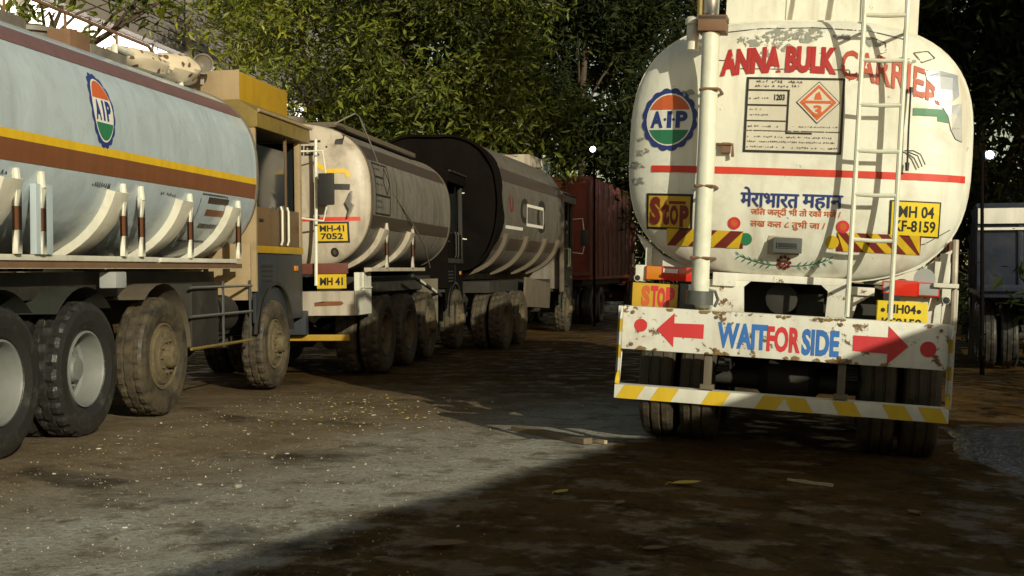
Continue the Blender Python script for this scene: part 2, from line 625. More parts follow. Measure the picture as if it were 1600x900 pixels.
def ground_material():
    k = NT('shaded_mud_and_lit_dust')
    sep = k.n('ShaderNodeSeparateXYZ')
    k.l(k.tc.outputs['Object'], sep.inputs[0])
    wob = k.noise(0.55, 5, coord='Object')
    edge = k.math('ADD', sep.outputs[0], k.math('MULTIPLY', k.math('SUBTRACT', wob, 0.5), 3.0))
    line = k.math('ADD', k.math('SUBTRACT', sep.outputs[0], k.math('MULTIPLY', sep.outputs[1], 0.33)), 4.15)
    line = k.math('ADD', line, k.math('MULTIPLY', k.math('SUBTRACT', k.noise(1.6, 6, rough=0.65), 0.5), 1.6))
    lit_dusty = k.ramp(line, 0.25, -0.15)                        # cast shadow's edge painted in: dust on the lit side, dark mud beyond
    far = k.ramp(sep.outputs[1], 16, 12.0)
    lit_dusty = k.math('MULTIPLY', lit_dusty, far)
    shadow_edge = k.math('ADD', k.math('SUBTRACT', edge, k.math('MULTIPLY', sep.outputs[1], 0.383)), 4.65)
    pale = k.ramp(shadow_edge, -2.7, -0.7)                        # lit tone painted into the worn ground, paler towards the shadow edge
    big = k.noise(1.3, 6, rough=0.65)
    fine = k.noise(26, 8, rough=0.72)
    grit = k.noise(95, 5, rough=0.7)
    clod = k.noise(6.5, 7, rough=0.68, loc=(4, 1, 0))
    wet = k.mix(k.ramp(big, 0.35, 0.68), (0.046, 0.023, 0.0055), (0.118, 0.068, 0.020))
    wet = k.mix(k.ramp(fine, 0.45, 0.72, 0, 0.75), wet, (0.13, 0.082, 0.034))
    wet = k.mix(k.ramp(clod, 0.52, 0.66, 0, 0.7), wet, (0.012, 0.008, 0.004))
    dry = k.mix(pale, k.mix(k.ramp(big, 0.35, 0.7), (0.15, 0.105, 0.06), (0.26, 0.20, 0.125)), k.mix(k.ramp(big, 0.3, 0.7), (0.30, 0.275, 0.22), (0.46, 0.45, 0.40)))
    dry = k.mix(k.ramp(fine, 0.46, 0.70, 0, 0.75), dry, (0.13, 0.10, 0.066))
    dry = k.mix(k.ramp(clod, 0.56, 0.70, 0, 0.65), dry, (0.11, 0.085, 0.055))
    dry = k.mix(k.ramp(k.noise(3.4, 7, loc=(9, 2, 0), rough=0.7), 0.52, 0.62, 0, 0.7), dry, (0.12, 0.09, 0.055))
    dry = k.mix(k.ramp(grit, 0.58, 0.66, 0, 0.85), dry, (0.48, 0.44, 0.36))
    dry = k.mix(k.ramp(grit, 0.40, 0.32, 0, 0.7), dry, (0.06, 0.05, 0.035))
    c = k.mix(lit_dusty, wet, dry)  # wet holds the shaded mud tone, the other the lit dust tone
    oil = k.ramp(k.noise(0.75, 5, loc=(3.3, 1.2, 0), rough=0.6), 0.56, 0.66)
    c = k.mix(k.math('MULTIPLY', oil, 0.7), c, (0.016, 0.012, 0.008))
    k.base(c)
    soak = k.ramp(k.noise(2.6, 6, loc=(7, 0, 0), rough=0.65), 0.50, 0.60)
    rw = k.math('SUBTRACT', 0.86, k.math('MULTIPLY', soak, 0.56))
    k.rough(k.math('MAXIMUM', rw, k.math('MULTIPLY', lit_dusty, 0.85)))
    sp = k.math('ADD', 0.04, k.math('MULTIPLY', soak, 0.22))
    k.l(sp, k.p.inputs['Specular IOR Level'])
    h = k.math('ADD', k.math('MULTIPLY', fine, 0.55), k.math('ADD', clod, k.math('MULTIPLY', grit, 0.3)))
    k.bump(h, 0.75, 0.045)
    return k.m


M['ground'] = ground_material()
xs = axis_steps(-400, 400, -6.5, 4.5, 0.09)
ys = axis_steps(-200, 900, 4.0, 16.0, 0.10)
gb = MB()
gb.strip([[(x, y, ground_z(x, y)) for x in xs] for y in ys])
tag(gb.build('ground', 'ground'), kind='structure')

# wet hollow beside the tanker on the right
k = NT('puddle_water')
k.base((0.006, 0.005, 0.005))
k.rough(0.03)
k.bump(k.noise(9, 4, rough=0.6), 0.85, 0.035)
M['water'] = k.m
pts = []
for i in range(40):
    t = 2 * math.pi * i / 40
    r = 1 + 0.28 * mnoise.noise(Vector((math.cos(t) * 1.6, math.sin(t) * 1.6, 2.0))) + 0.12 * mnoise.noise(Vector((math.cos(t) * 5, math.sin(t) * 5, 6.0)))
    pts.append((2.95 + 0.98 * r * math.cos(t), 10.9 + 2.1 * r * math.sin(t)))
pz = max(ground_z(x * 0.8 + 2.95 * 0.2, y * 0.8 + 10.9 * 0.2) for x, y in pts)
pm = MB()
rows = []
for s in (1.0, 0.66, 0.33, 0.02):
    rows.append([(2.95 + (x - 2.95) * s, 10.9 + (y - 10.9) * s, pz + 0.012 - 0.03 * (s == 1.0)) for x, y in pts + pts[:1]])
pm.strip(rows)
tag(pm.build('puddle', 'water'), kind='structure')

# ------------------------------------------------------------------ wheels
def tyre_mesh(r=0.52, w=0.28, block=0.012, n=120):
    prof = [(r * 0.60, -w * 0.40), (r * 0.72, -w * 0.50), (r * 0.88, -w * 0.5), (r * 0.965, -w * 0.44), (r, -w * 0.34), (r, -w * 0.20), (r - 0.012, -w * 0.18),
            (r - 0.012, -w * 0.12), (r * 1.004, -w * 0.10), (r * 1.004, w * 0.10), (r - 0.012, w * 0.12), (r - 0.012, w * 0.18), (r, w * 0.20), (r, w * 0.34),
            (r * 0.965, w * 0.44), (r * 0.88, w * 0.5), (r * 0.72, w * 0.5), (r * 0.60, w * 0.40), (r * 0.56, w * 0.30), (r * 0.56, -w * 0.30), (r * 0.60, -w * 0.40)]
    tread = set(range(4, 14))

    def wob(k, j):
        if k in tread:
            ph = (j + (2 if k > 8 else 0)) % 5
            return -block * (1 if k in (4, 5, 12, 13) else 0.6) if ph < 2 else block * 0.25
        return 0.0
    m = MB()
    m.lathe(prof, (0, 0, 0), 'x', n, wob=wob)
    return m


def rim_mesh(dish, r=0.30, w=0.28):
    """dish > 0: sunken face seen on dual wheels, dish < 0: face bulging outwards; outside is +x"""
    m = MB()
    face = w * 0.36 - dish
    prof = [(r * 0.985, -w * 0.3), (r * 0.985, w * 0.40), (r * 0.93, w * 0.42), (r * 0.90, w * 0.36), (r * 0.86, min(w * 0.34, face + 0.02)), (r * 0.80, face), (r * 0.62, face + 0.005),
            (r * 0.56, face + 0.02), (r * 0.36, face + 0.025), (r * 0.34, face + 0.085), (r * 0.28, face + 0.11), (0.001, face + 0.115)]
    m.lathe(prof, (0, 0, 0), 'x', 36)
    for i in range(10):
        t = 2 * math.pi * i / 10
        m.lathe([(0.016, face + 0.01), (0.016, face + 0.05), (0.001, face + 0.052)], (0, r * 0.47 * math.cos(t), r * 0.47 * math.sin(t)), 'x', 6)
    return m


_tw = {}


def wheel(parent, x, y, z, side, dual, tyre, rim, dish=None, r=0.52, block=0.012):
    """one wheel: rim, with its tyre (two on a dual) as sub-parts; side +1 faces +x"""
    key = (dual, tyre, rim, dish, r, block)
    if key not in _tw:
        rm = rim_mesh(dish if dish is not None else (0.15 if dual else -0.02), r * 0.58)
        ro = rm.build('wheel', rim)
        to = tyre_mesh(r, 0.28, block).build('tyre', tyre, ang=0.35)
        _tw[key] = (ro.data, to.data)
        for q in (ro, to):
            bpy.data.objects.remove(q)
    rd, td = _tw[key]
    w = bpy.data.objects.new('wheel', rd)
    link(w, parent)
    w.location = (x, y, z)
    w.rotation_euler = (random.uniform(0, 6), 0, 0 if side > 0 else math.pi)
    for off in ((0.0, -0.33) if dual else (0.0,)):
        t = bpy.data.objects.new('tyre', td)
        link(t, w)
        t.location = (off, 0, 0)
    return w


# ------------------------------------------------------------------ road tankers
class Tank:
    def __init__(s, a, b, zc, n, L, D=0.28):
        s.a, s.b, s.zc, s.n, s.L, s.D = a, b, zc, n, L, D

    def rim(s, t):
        c, q = math.cos(t), math.sin(t)
        return s.a * math.copysign(abs(c) ** (2 / s.n), c), s.b * math.copysign(abs(q) ** (2 / s.n), q)

    def r(s, x, z):
        return (abs(x / s.a) ** s.n + abs((z - s.zc) / s.b) ** s.n) ** (1 / s.n)

    def dish(s, r):
        r = min(1.0, r)
        return -s.D * (1 - r ** 3.2) ** 0.62

    def on_end(s, u, v, l):
        return Vector((u, s.dish(s.r(u, v)) - 0.004 - 0.0022 * l, v))

    def side_x(s, z):
        d = min(1.0, abs((z - s.zc) / s.b))
        return s.a * (1 - d ** s.n) ** (1 / s.n)

    def on_side(s, sgn):
        def f(u, v, l):
            d = max(-0.9995, min(0.9995, (v - s.zc) / s.b))
            x = s.a * (1 - abs(d) ** s.n) ** (1 / s.n)
            nx = (x / s.a) ** (s.n - 1) / s.a
            nz = math.copysign(abs(d) ** (s.n - 1) / s.b, d)
            q = math.hypot(nx, nz)
            o = 0.004 + 0.002 * l
            return Vector((sgn * (x + nx / q * o), u, v + nz / q * o))
        return f

    def body(s, seg=72):
        m = MB()
        ysv = [0.0, 0.05] + [s.L * i / 10 for i in range(1, 10)] + [s.L - 0.05, s.L]
        rows = []
        for y in ysv:
            rows.append([(x, y, s.zc + z) for x, z in [s.rim(2 * math.pi * j / seg) for j in range(seg + 1)]])
        m.strip(rows)
        return m

    def end(s, y0=0.0, sgn=1, seg=72):
        m = MB()
        rows = []
        for k in (1.0, 0.995, 0.985, 0.965, 0.93, 0.88, 0.8, 0.7, 0.55, 0.35, 0.15, 0.01):
            rows.append([(x * k, y0 + sgn * s.dish(k), s.zc + z * k) for x, z in [s.rim(2 * math.pi * j / seg) for j in range(seg + 1)]])
        m.strip(rows)
        return m

    def band(s, y, w, t, proud, mi=0, seg=72, m=None):
        """weld band or rib round the shell from angle t0 to t1"""
        m = m or MB()
        rows = []
        nn = max(6, int(seg * abs(t[1] - t[0]) / (2 * math.pi)))
        for i in range(nn + 1):
            a = t[0] + (t[1] - t[0]) * i / nn
            x, z = s.rim(a)
            q = 1 + proud / math.hypot(x, z)
            p = 1 - 0.02 / math.hypot(x, z)
            rows.append([(x * p, y - w / 2, s.zc + z * p), (x * q, y - w / 2, s.zc + z * q), (x * q, y + w / 2, s.zc + z * q), (x * p, y + w / 2, s.zc + z * p)])
        m.strip(rows, mi)
        return m


def roundel(d, u, v, r, ry, sfx=''):
    d.disc(u, v, r * 0.95, 'd_blue', 0, ry * 0.95, lobes=16, amp=0.075)
    d.disc(u, v, r * 0.84, 'd_white', 1, ry * 0.84)
    d.seg(u, v, r * 0.79, ry * 0.79, 0.40, 0.995, 'd_orange', 2)
    d.seg(u, v, r * 0.79, ry * 0.79, -0.995, -0.42, 'd_green', 2)
    h = 0.27 * ry
    d.text('A', u - 0.68 * r, v - h, u - 0.22 * r, v + h, 'd_blue', 2, 0.05)
    d.text('I', u - 0.07 * r, v - h, u + 0.09 * r, v + h, 'd_blue', 2, 0.05)
    d.text('P', u + 0.24 * r, v - h, u + 0.66 * r, v + h, 'd_blue', 2, 0.05)
    if sfx:
        d.disc(u - 0.15 * r, v, r * 0.05, 'd_blue', 2)
        d.disc(u + 0.16 * r, v, r * 0.05, 'd_blue', 2)


def cab(root, yb, yf, w, ground, c_back, c_door, c_low, c_roof, c_pillar, interior='interior', roof_z=2.95, z0=0.72, c_trim='yellow', c_handle='galv'):
    """forward-control cab with an open window on each side"""
    bz = MB()
    bz.box((-w, yb, z0 + 0.35), (w, yb + 0.05, roof_z - 0.02))
    bw = bz.build('cab_panel', c_back, root, 0.012)
    fl = MB()
    fl.box((-w + 0.04, yb + 0.052, 1.0), (w - 0.04, yf - 0.06, 1.06))
    fl.box((-w + 0.1, yb + 0.06, 1.06), (w - 0.1, yb + 0.55, 1.75))
    fl.box((-w + 0.1, yb + 0.06, 1.75), (w - 0.1, yb + 0.22, 2.45))
    fl.build('seat', interior, root, 0.02)
    lo = MB()
    for s in (-1, 1):
        lo.box((s * (w - 0.05) - 0.02, yb + 0.052, z0), (s * (w - 0.05) + 0.02, yf - 0.02, 1.50))
    lo.box((-w + 0.08, yf - 0.08, z0), (w - 0.08, yf - 0.02, 1.50))
    lo.build('cab_skirt', c_low, root, 0.008)
    for s in (-1, 1):
        st = MB()
        st.box((s * (w - 0.03) - 0.02, yb + 0.056, 1.502), (s * (w - 0.03) + 0.02, yf - 0.03, 1.585))
        st.build('trim_strip', c_trim, root, 0.006)
    for s in (-1, 1):
        dm = MB()
        dm.box((s * (w - 0.045) - 0.02, yb + 0.07, 1.588), (s * (w - 0.045) + 0.02, yf - 0.14, 2.02))
        dm.box((s * (w - 0.045) - 0.015, yb + 0.07, 2.02), (s * (w - 0.045) + 0.015, yb + 0.12, roof_z - 0.06))
        dm.box((s * (w - 0.045) - 0.015, yf - 0.62, 2.02), (s * (w - 0.045) + 0.015, yf - 0.57, roof_z - 0.06))
        door = dm.build('door', c_door, root, 0.006)
        wp = MB()
        wp.box((s * (w - 0.045) - 0.004, yb + 0.122, 2.022), (s * (w - 0.045) + 0.004, yf - (0.622 if s > 0 else 0.142), 2.72 if s > 0 else 2.88))
        wp.build('window', 'glass', door)
        hb = MB()
        hb.tube([(s * (w + 0.012), yf - 0.95, 1.60), (s * (w + 0.03), yf - 0.95, 1.65), (s * (w + 0.03), yf - 0.95, 2.0), (s * (w + 0.012), yf - 0.95, 2.05)], 0.014)
        hb.tube([(s * (w + 0.012), yf - 0.72, 1.60), (s * (w + 0.03), yf - 0.72, 1.65), (s * (w + 0.03), yf - 0.72, 2.0), (s * (w + 0.012), yf - 0.72, 2.05)], 0.014)
        hb.build('handle', c_handle, door)
    for s in (-1, 1):
        pl = MB()
        pl.box((s * (w - 0.05) - 0.035, yf - 0.13, 1.588), (s * (w - 0.05) + 0.035, yf - 0.04, roof_z - 0.06))
        pl.build('pillar', c_pillar, root, 0.01)
    for s in (-1, 1):
        xo = w - 0.03
        for i in range(4):
            vt = MB()
            vt.box((s * (xo + 0.004) - 0.004, yb + 0.2, 1.18 + 0.055 * i), (s * (xo + 0.004) + 0.004, yb + 0.62, 1.205 + 0.055 * i))
            vt.build('vent_slat', 'black', root)
        sm = MB()
        sm.box((s * (xo + 0.003) - 0.003, yb + 0.80, z0 + 0.05), (s * (xo + 0.003) + 0.003, yb + 0.815, 1.48))
        sm.build('panel_seam', 'black', root)
        ar = MB()
        rows = []
        for i in range(13):
            t = math.pi * (0.04 + 0.92 * i / 12)
            rows.append([(s * (xo - 0.02), yb + 0.62 - 0.0 + 0.60 * math.cos(t), 0.52 + 0.62 * math.sin(t)), (s * (xo + 0.05), yb + 0.62 + 0.60 * math.cos(t), 0.52 + 0.62 * math.sin(t)),
                         (s * (xo + 0.05), yb + 0.62 + 0.64 * math.cos(t), 0.52 + 0.66 * math.sin(t))])
        ar.strip(rows)
        ar.build('wheel_arch', 'chassis', root)
        mk = MB()
        mk.box((s * (xo + 0.01) - 0.012, yf - 0.35, 1.30), (s * (xo + 0.01) + 0.012, yf - 0.25, 1.36))
        mk.build('side_marker', 'lamporange', root, 0.006)
        hd = MB()
        hd.box((s * (w - 0.02) - 0.01, yb + 0.16, 1.86), (s * (w - 0.02) + 0.012, yb + 0.30, 1.89))
        hd.build('door_latch', 'black', root, 0.004)
    fr = MB()
    fr.box((-w + 0.09, yf - 0.10, 1.505), (w - 0.09, yf - 0.05, 1.95))
    fr.build('grille_panel', c_low, root, 0.01)
    ws = MB()
    ws.box((-w + 0.09, yf - 0.085, 1.955), (w - 0.09, yf - 0.075, roof_z - 0.065))
    ws.build('windscreen', 'glass', root)
    rf = MB()
    rf.prism([(-w - 0.04, roof_z - 0.06), (w + 0.04, roof_z - 0.06), (w + 0.04, roof_z + 0.12), (w - 0.18, roof_z + 0.26), (-w + 0.18, roof_z + 0.26), (-w - 0.04, roof_z + 0.12)], yb - 0.02, yf + 0.16)
    roof = rf.build('roof', c_roof, root, 0.03)
    for s in (-1, 1):
        lp = MB()
        lp.tube([(s * (w + 0.05), yb, roof_z + 0.13), (s * (w + 0.05), yf + 0.17, roof_z + 0.13)], 0.02)
        lp.build('gutter', c_pillar, roof)
    bm_ = MB()
    bm_.box((-w, yf, 0.5), (w, yf + 0.12, 0.80))
    bm_.build('bumper', c_low, root, 0.02)
    for s in (-1, 1):
        h = MB()
        h.lathe([(0.1, 0.0), (0.1, 0.03), (0.07, 0.05), (0.001, 0.055)], (s * (w - 0.25), yf - 0.03, 1.05), 'y', 20)
        h.build('headlight', 'lampclear', root)
        mm = MB()
        mm.tube([(s * (w - 0.02), yf - 0.06, 2.78), (s * (w + 0.20), yf + 0.14, 2.80), (s * (w + 0.24), yf + 0.16, 2.45)], 0.013)
        mm.tube([(s * (w - 0.02), yf - 0.06, 1.95), (s * (w + 0.20), yf + 0.14, 1.92), (s * (w + 0.24), yf + 0.16, 2.1)], 0.013)
        arm = mm.build('mirror_arm', 'galv', root)
        mb = MB()
        mb.box((s * (w + 0.14), yf + 0.13, 2.12), (s * (w + 0.34), yf + 0.19, 2.52))
        mb.build('mirror', 'black', arm, 0.02)


def chassis(root, L0, L1, mat='chassis', z0=0.80, z1=1.08, bolster=1.30):
    m = MB()
    for s in (-1, 1):
        m.box((s * 0.42 - 0.045, L0, z0), (s * 0.42 + 0.045, L1, z1))
    y = L0 + 0.3
    while y < L1:
        m.box((-0.374, y, z0 + 0.04), (0.374, y + 0.1, z1 - 0.04))
        y += 0.9
    m.box((-0.95, L0 + 0.4, z1 + 0.004), (-0.30, L1 - 2.2, bolster))
    m.box((0.30, L0 + 0.4, z1 + 0.004), (0.95, L1 - 2.2, bolster))
    return m.build('chassis', mat, root, 0.006)


def axle(root, y, z, half=0.95):
    m = MB()
    m.tube([(-half, y, z), (-0.25, y, z), (-0.16, y, z), (0.16, y, z), (0.25, y, z), (half, y, z)], [0.07, 0.08, 0.17, 0.17, 0.08, 0.07], 12)
    for s in (-1, 1):
        for q in range(5):
            m.box((s * 0.5 - 0.045, y - 0.55 + 0.06 * q, z + 0.09 + 0.018 * q), (s * 0.5 + 0.045, y + 0.55 - 0.06 * q, z + 0.105 + 0.018 * q))
    m.build('axle', 'chassis', root)


def saddles(root, T, ysv, mat, proud=0.055, w=0.15, sides=(-1, 1), post=True, frame_z=1.42, two=True):
    """curved cradle ribs under the shell with upright posts that carry them"""
    for y in ysv:
        for s in sides:
            t0, t1 = (-0.30, -1.28) if s > 0 else (math.pi + 0.30, math.pi + 1.28)
            rib = T.band(y, w, (t0, t1), proud).build('cradle_rib', mat, root, 0.01)
            if not post:
                continue
            for dy in ((0.11, 0.46) if two else (0.14,)):
                xo = s * (T.a - 0.02)
                z1 = T.zc - 0.42
                p = MB()
                hz = (z1 - frame_z) / 3
                for q in range(3):
                    p.box((xo - 0.02, y + dy - 0.032, frame_z + hz * q), (xo + 0.02, y + dy + 0.032, frame_z + hz * (q + 1)), 1 if q == 1 else 0)
                p.tube([(xo, y + dy, z1 - 0.02), (xo - s * 0.01, y + dy, z1 + 0.10)], 0.033, 10, 0)
                p.build('post', [mat, 'd_brown'], rib, 0.0)


def scribble(d, u0, v, u1, h, mat, seed, n=None, layer=0):
    """a line of writing too small and too worn to read"""
    rr = random.Random(seed)
    u = u0
    while u < u1 - h * 0.4:
        w = h * rr.uniform(0.35, 0.8)
        if rr.random() < 0.82:
            a = rr.uniform(0.0, 0.35) * h
            d.stroke([(u, v + a), (u + w * 0.5, v + h * rr.uniform(0.5, 1)), (u + w * 0.8, v + a)], h * 0.22, mat, layer)
        u += w + h * rr.uniform(0.05, 0.45)
    return d


# ================================================================== tanker seen from behind, on the right
def tanker_rear():
    root = empty('tanker_truck', (0.612, 9.78, -0.05), (0, RAD(3.0), RAD(-6.4)))
    root.rotation_mode = 'YXZ'
    root.rotation_euler = (0, RAD(3.0), RAD(-6.4))
    tag(root, 'cream white tanker lorry with a rear ladder and a WAIT FOR SIDE bumper board', 'tanker truck')
    T = Tank(1.24, 0.965, 2.335, 3.0, 7.2, 0.27)
    tank = T.body().build('tank', 'cream', root)
    end = T.end().build('tank_end', 'cream', root)
    T.end(T.L, -1).build('tank_end', 'cream', root)
    for yb_ in (0.03, 2.4, 4.8):
        T.band(yb_, 0.055, (0, 2 * math.pi), 0.012).build('weld_band', 'offwhite', tank)
    E = T.on_end

    # ---- lettering and marks on the rear dish
    d = D2()

    def arch(u, w, uu, vv):
        return uu, vv + 0.04 - 0.95 * (u - 0.36) ** 2 * 0.32 - 0.04 * w * (u > 0.7)
    d.text('ANNA BULK', -0.565, 2.845, 0.27, 3.05, 'd_red', 1, 0.062, warp=lambda u, w, uu, vv: (uu + 0.0 * w, vv + 0.035 * math.sin(u * 2.4) ))
    d.text('CARRIER', 0.30, 2.80, 1.0, 3.02, 'd_faded', 1, 0.02, warp=lambda u, w, uu, vv: (uu, vv + 0.04 - 0.17 * u ** 1.6))
    d.build('lettering', E, end)
    d = D2()
    roundel(d, -0.93, 2.525, 0.215, 0.235, '.')
    d.build('roundel', E, end)
    d = D2()
    d.rect(-1.05, 2.130, 1.205, 2.180, 'd_stripe', 0)
    d.build('painted_stripe', E, end)
    # hazard information panel
    d = D2()
    x0, x1, z0, z1 = -0.366, 0.335, 2.292, 2.845
    d.rect(x0, z0, x1, z1, 'd_cream', 0)
    d.frame(x0, z0, x1, z1, 0.017, 'd_black', 1)
    d.rect(x0, 2.742, -0.055, 2.755, 'd_black', 1)
    d.rect(x0, 2.632, -0.055, 2.645, 'd_black', 1)
    d.rect(x0, 2.518, -0.07, 2.528, 'd_black', 1)
    d.rect(x0, 2.447, x1, 2.455, 'd_faint', 1)
    d.rect(-0.068, 2.43, -0.052, 2.755, 'd_black', 1)
    d.rect(-0.068, 2.43, 0.12, 2.444, 'd_black', 1)
    d.text('1203', -0.16, 2.675, -0.085, 2.72, 'd_black', 2, 0.03)
    for i, (a, z, b, h) in enumerate([(-0.33, 2.80, 0.05, .026), (-0.30, 2.77, 0.02, .022), (-0.34, 2.68, -0.2, .02), (-0.33, 2.60, -0.22, .016), (-0.33, 2.56, -0.2, .016), (-0.34, 2.475, -0.1, .018),
                                      (-0.03, 2.48, 0.3, .014), (-0.34, 2.40, 0.28, .016), (-0.34, 2.365, 0.3, .016), (-0.34, 2.325, 0.31, .018)]):
        scribble(d, a, z, b, h, 'd_faint', 40 + i, layer=2)
    cu, cz, q = 0.152, 2.664, 0.155
    for s, mt, l in ((1.0, 'd_black', 2), (0.95, 'd_cream', 3), (0.84, 'd_orange', 4), (0.66, 'd_cream', 5)):
        d.poly([(cu - q * s, cz), (cu, cz - q * s), (cu + q * s, cz), (cu, cz + q * s)], mt, l)
    d.poly([(cu - 0.10, cz - 0.008), (cu + 0.10, cz - 0.008), (cu + 0.09, cz + 0.012), (cu - 0.09, cz + 0.012)], 'd_orange', 6)
    d.poly([(cu - 0.028, cz + 0.02), (cu + 0.028, cz + 0.02), (cu + 0.02, cz + 0.05), (cu + 0.006, cz + 0.08), (cu - 0.006, cz + 0.055), (cu - 0.02, cz + 0.06)], 'd_orange', 6)
    d.text('3', cu - 0.03, cz - 0.10, cu + 0.03, cz - 0.02, 'd_orange', 6, 0.05)
    d.build('hazard_panel', E, end)
    # Hindi lettering
    d = D2()
    for i_, dx in enumerate((0.0, 0.006)):
        d.text('मेराभारत', -0.364 + dx, 1.895 - dx * 0.4, 0.050 + dx, 2.04 - dx * 0.4, 'd_blue', i_, 0.006)
        d.text('महान', 0.080 + dx, 1.885 - dx * 0.4, 0.360 + dx, 2.0 - dx * 0.4, 'd_blue', i_, 0.006)
    d.build('lettering', E, end)
    d = D2()
    d.text('जिल जल्दी भी तो रको मजे /', -0.285, 1.822, 0.355, 1.895, 'd_orange', 0, 0.012)
    d.text('लख कल ८ तुभी जा /', -0.285, 1.735, 0.25, 1.81, 'd_orange', 0, 0.012)
    d.build('lettering', E, end)
    # STOP panel, hazard strips, reflector discs
    d = D2()
    d.rect(-1.08, 1.70, -0.715, 1.97, 'd_black', 0)
    d.rect(-1.062, 1.718, -0.735, 1.952, 'd_stopyel', 1)
    d.text('S', -1.05, 1.735, -0.965, 1.945, 'd_maroon', 2, 0.06)
    d.text('t', -0.955, 1.735, -0.895, 1.93, 'd_maroon', 2, 0.06)
    d.text('O', -0.89, 1.735, -0.825, 1.885, 'd_maroon', 2, 0.06)
    d.text('P', -0.815, 1.722, -0.745, 1.885, 'd_maroon', 2, 0.06)
    d.rect(-0.90, 1.893, -0.77, 1.915, 'd_maroon', 2)
    d.build('stop_panel', E, end)

    def hazard(u0, v0, u1, v1, lean, n):
        d = D2()
        d.rect(u0, v0, u1, v1, 'd_maroon', 0)
        h = v1 - v0
        st = (u1 - u0) / n
        for i in range(-1, n + 1):
            a = u0 + st * (i + 0.35)
            quad = [(a, v0), (a + st * 0.5, v0), (a + st * 0.5 + lean * h, v1), (a + lean * h, v1)]
            clip = []
            for p, r in zip(quad, quad[1:] + quad[:1]):       # clip to the strip
                for w0, w1 in ((p, r),):
                    clip.append(p)
            uu = [min(max(p[0], u0), u1) for p in clip]
            if max(uu) - min(uu) > 0.01:
                d.poly([(min(max(p[0], u0), u1), p[1]) for p in clip], 'd_yellow', 1)
        d.build('hazard_strip', E, end)
    hazard(-0.912, 1.583, -0.335, 1.71, 1.0, 3)
    hazard(0.335, 1.598, 0.922, 1.735, -1.0, 4)
    d = D2()
    for u, v, mt in ((-0.404, 1.768, 'd_bred'), (0.373, 1.775, 'd_bred')):
        d.disc(u, v, 0.046, mt, 0)
        d.disc(u, v, 0.026, 'd_orange', 1)
    d.disc(-0.315, 1.655, 0.045, 'd_green', 0)
    d.disc(0.303, 1.66, 0.048, 'd_yellow', 0)
    d.build('reflector_disc', E, end)
    # registration panel
    d = D2()
    d.rect(0.690, 1.725, 1.045, 1.982, 'd_black', 0)
    d.rect(0.705, 1.735, 1.035, 1.972, 'd_plate', 1)
    d.text('MH 04', 0.755, 1.862, 1.0, 1.945, 'd_black', 2, 0.022)
    d.text('KF-8159', 0.725, 1.76, 1.015, 1.842, 'd_black', 2, 0.022)
    d.build('number_panel', E, end)
    # painted sprays of leaves round a red flower
    d = D2()
    cx, cz = -0.035, 1.484
    for s in (-1, 1):
        pts = [(cx + s * (0.05 + 0.045 * i), cz - 0.01 + 0.0016 * i * i) for i in range(7)]
        d.stroke(pts, 0.006, 'd_green', 0)
        for (a, b) in pts[1:]:
            for e in (-1, 1):
                d.poly([(a, b), (a + s * 0.012, b + e * 0.016), (a + s * 0.034, b + e * 0.034), (a + s * 0.022, b + e * 0.012)], 'd_green', 1)
    for i in range(9):
        t = math.pi * 2 * i / 9
        d.disc(cx + 0.042 * math.cos(t), cz + 0.012 + 0.042 * math.sin(t), 0.013, 'd_maroon', 1)
    d.text('हर', cx - 0.045, cz - 0.035, cx + 0.03, cz + 0.025, 'd_maroon', 2, 0.02)
    d.build('painted_sprig', E, end)
    # tricolour and silver metallic area at the corner
    d = D2()
    d.rect(0.81, 2.725, 0.985, 2.765, 'd_orange', 0)
    d.rect(0.815, 2.592, 1.06, 2.645, 'd_green', 0)
    d.poly([(0.985, 2.56), (1.07, 2.55), (1.075, 2.61), (0.985, 2.61)], 'd_green', 0)
    d.build('painted_stripe', E, end)
    d = D2()
    d.poly([(0.885, 2.915), (1.0, 2.925), (1.115, 2.905), (1.13, 2.75), (1.10, 2.72), (1.0, 2.70), (0.955, 2.72), (0.965, 2.80), (0.90, 2.86)], 'd_silver', 2)
    d.poly([(1.02, 2.66), (1.15, 2.70), (1.17, 2.42), (1.12, 2.44), (1.085, 2.50), (1.06, 2.60)], 'd_silver', 2)
    d.build('silver_area', E, end)
    d = D2()
    rr = random.Random(5)
    for (u, v, r) in [(-0.30, 3.12, .07), (-0.25, 3.02, .05), (-0.12, 3.16, .10), (0.0, 3.17, .08), (-0.05, 3.06, .06), (0.06, 3.13, .05), (-0.18, 3.10, .05), (0.10, 3.20, .06), (0.3, 3.16, .05), (-0.42, 3.13, .04),
                      (0.52, 3.12, .05), (0.75, 2.98, .05), (-1.13, 2.28, .05), (-1.17, 2.18, .06), (-1.15, 2.06, .05), (-1.16, 2.38, .03), (-0.80, 2.72, .04)]:
        pts = []
        for i in range(16):
            t = 2 * math.pi * i / 16
            q = r * rr.uniform(0.35, 1.15)
            pts.append((u + q * 1.3 * math.cos(t), v + q * 0.8 * math.sin(t)))
        d.poly(pts, 'd_flake', 0)
    d.build('flaked_paint', E, end)
    d = D2()
    d.rect(-0.47, 2.905, 0.36, 2.911, 'd_faint', 0)
    d.rect(-0.47, 2.85, -0.464, 2.91, 'd_faint', 0)
    d.rect(0.36, 2.82, 0.366, 2.905, 'd_faint', 0)
    d.stroke([(-0.6, 3.19), (-0.3, 3.225), (0.1, 3.235), (0.5, 3.21), (0.75, 3.15)], 0.008, 'd_faint', 0)
    d.stroke([(0.50, 3.16), (0.60, 3.12), (0.61, 3.05), (0.56, 3.03)], 0.008, 'd_faint', 0)
    d.stroke([(0.80, 3.05), (0.90, 3.07), (0.95, 3.02), (0.86, 2.98), (0.80, 3.05)], 0.008, 'd_faint', 0)
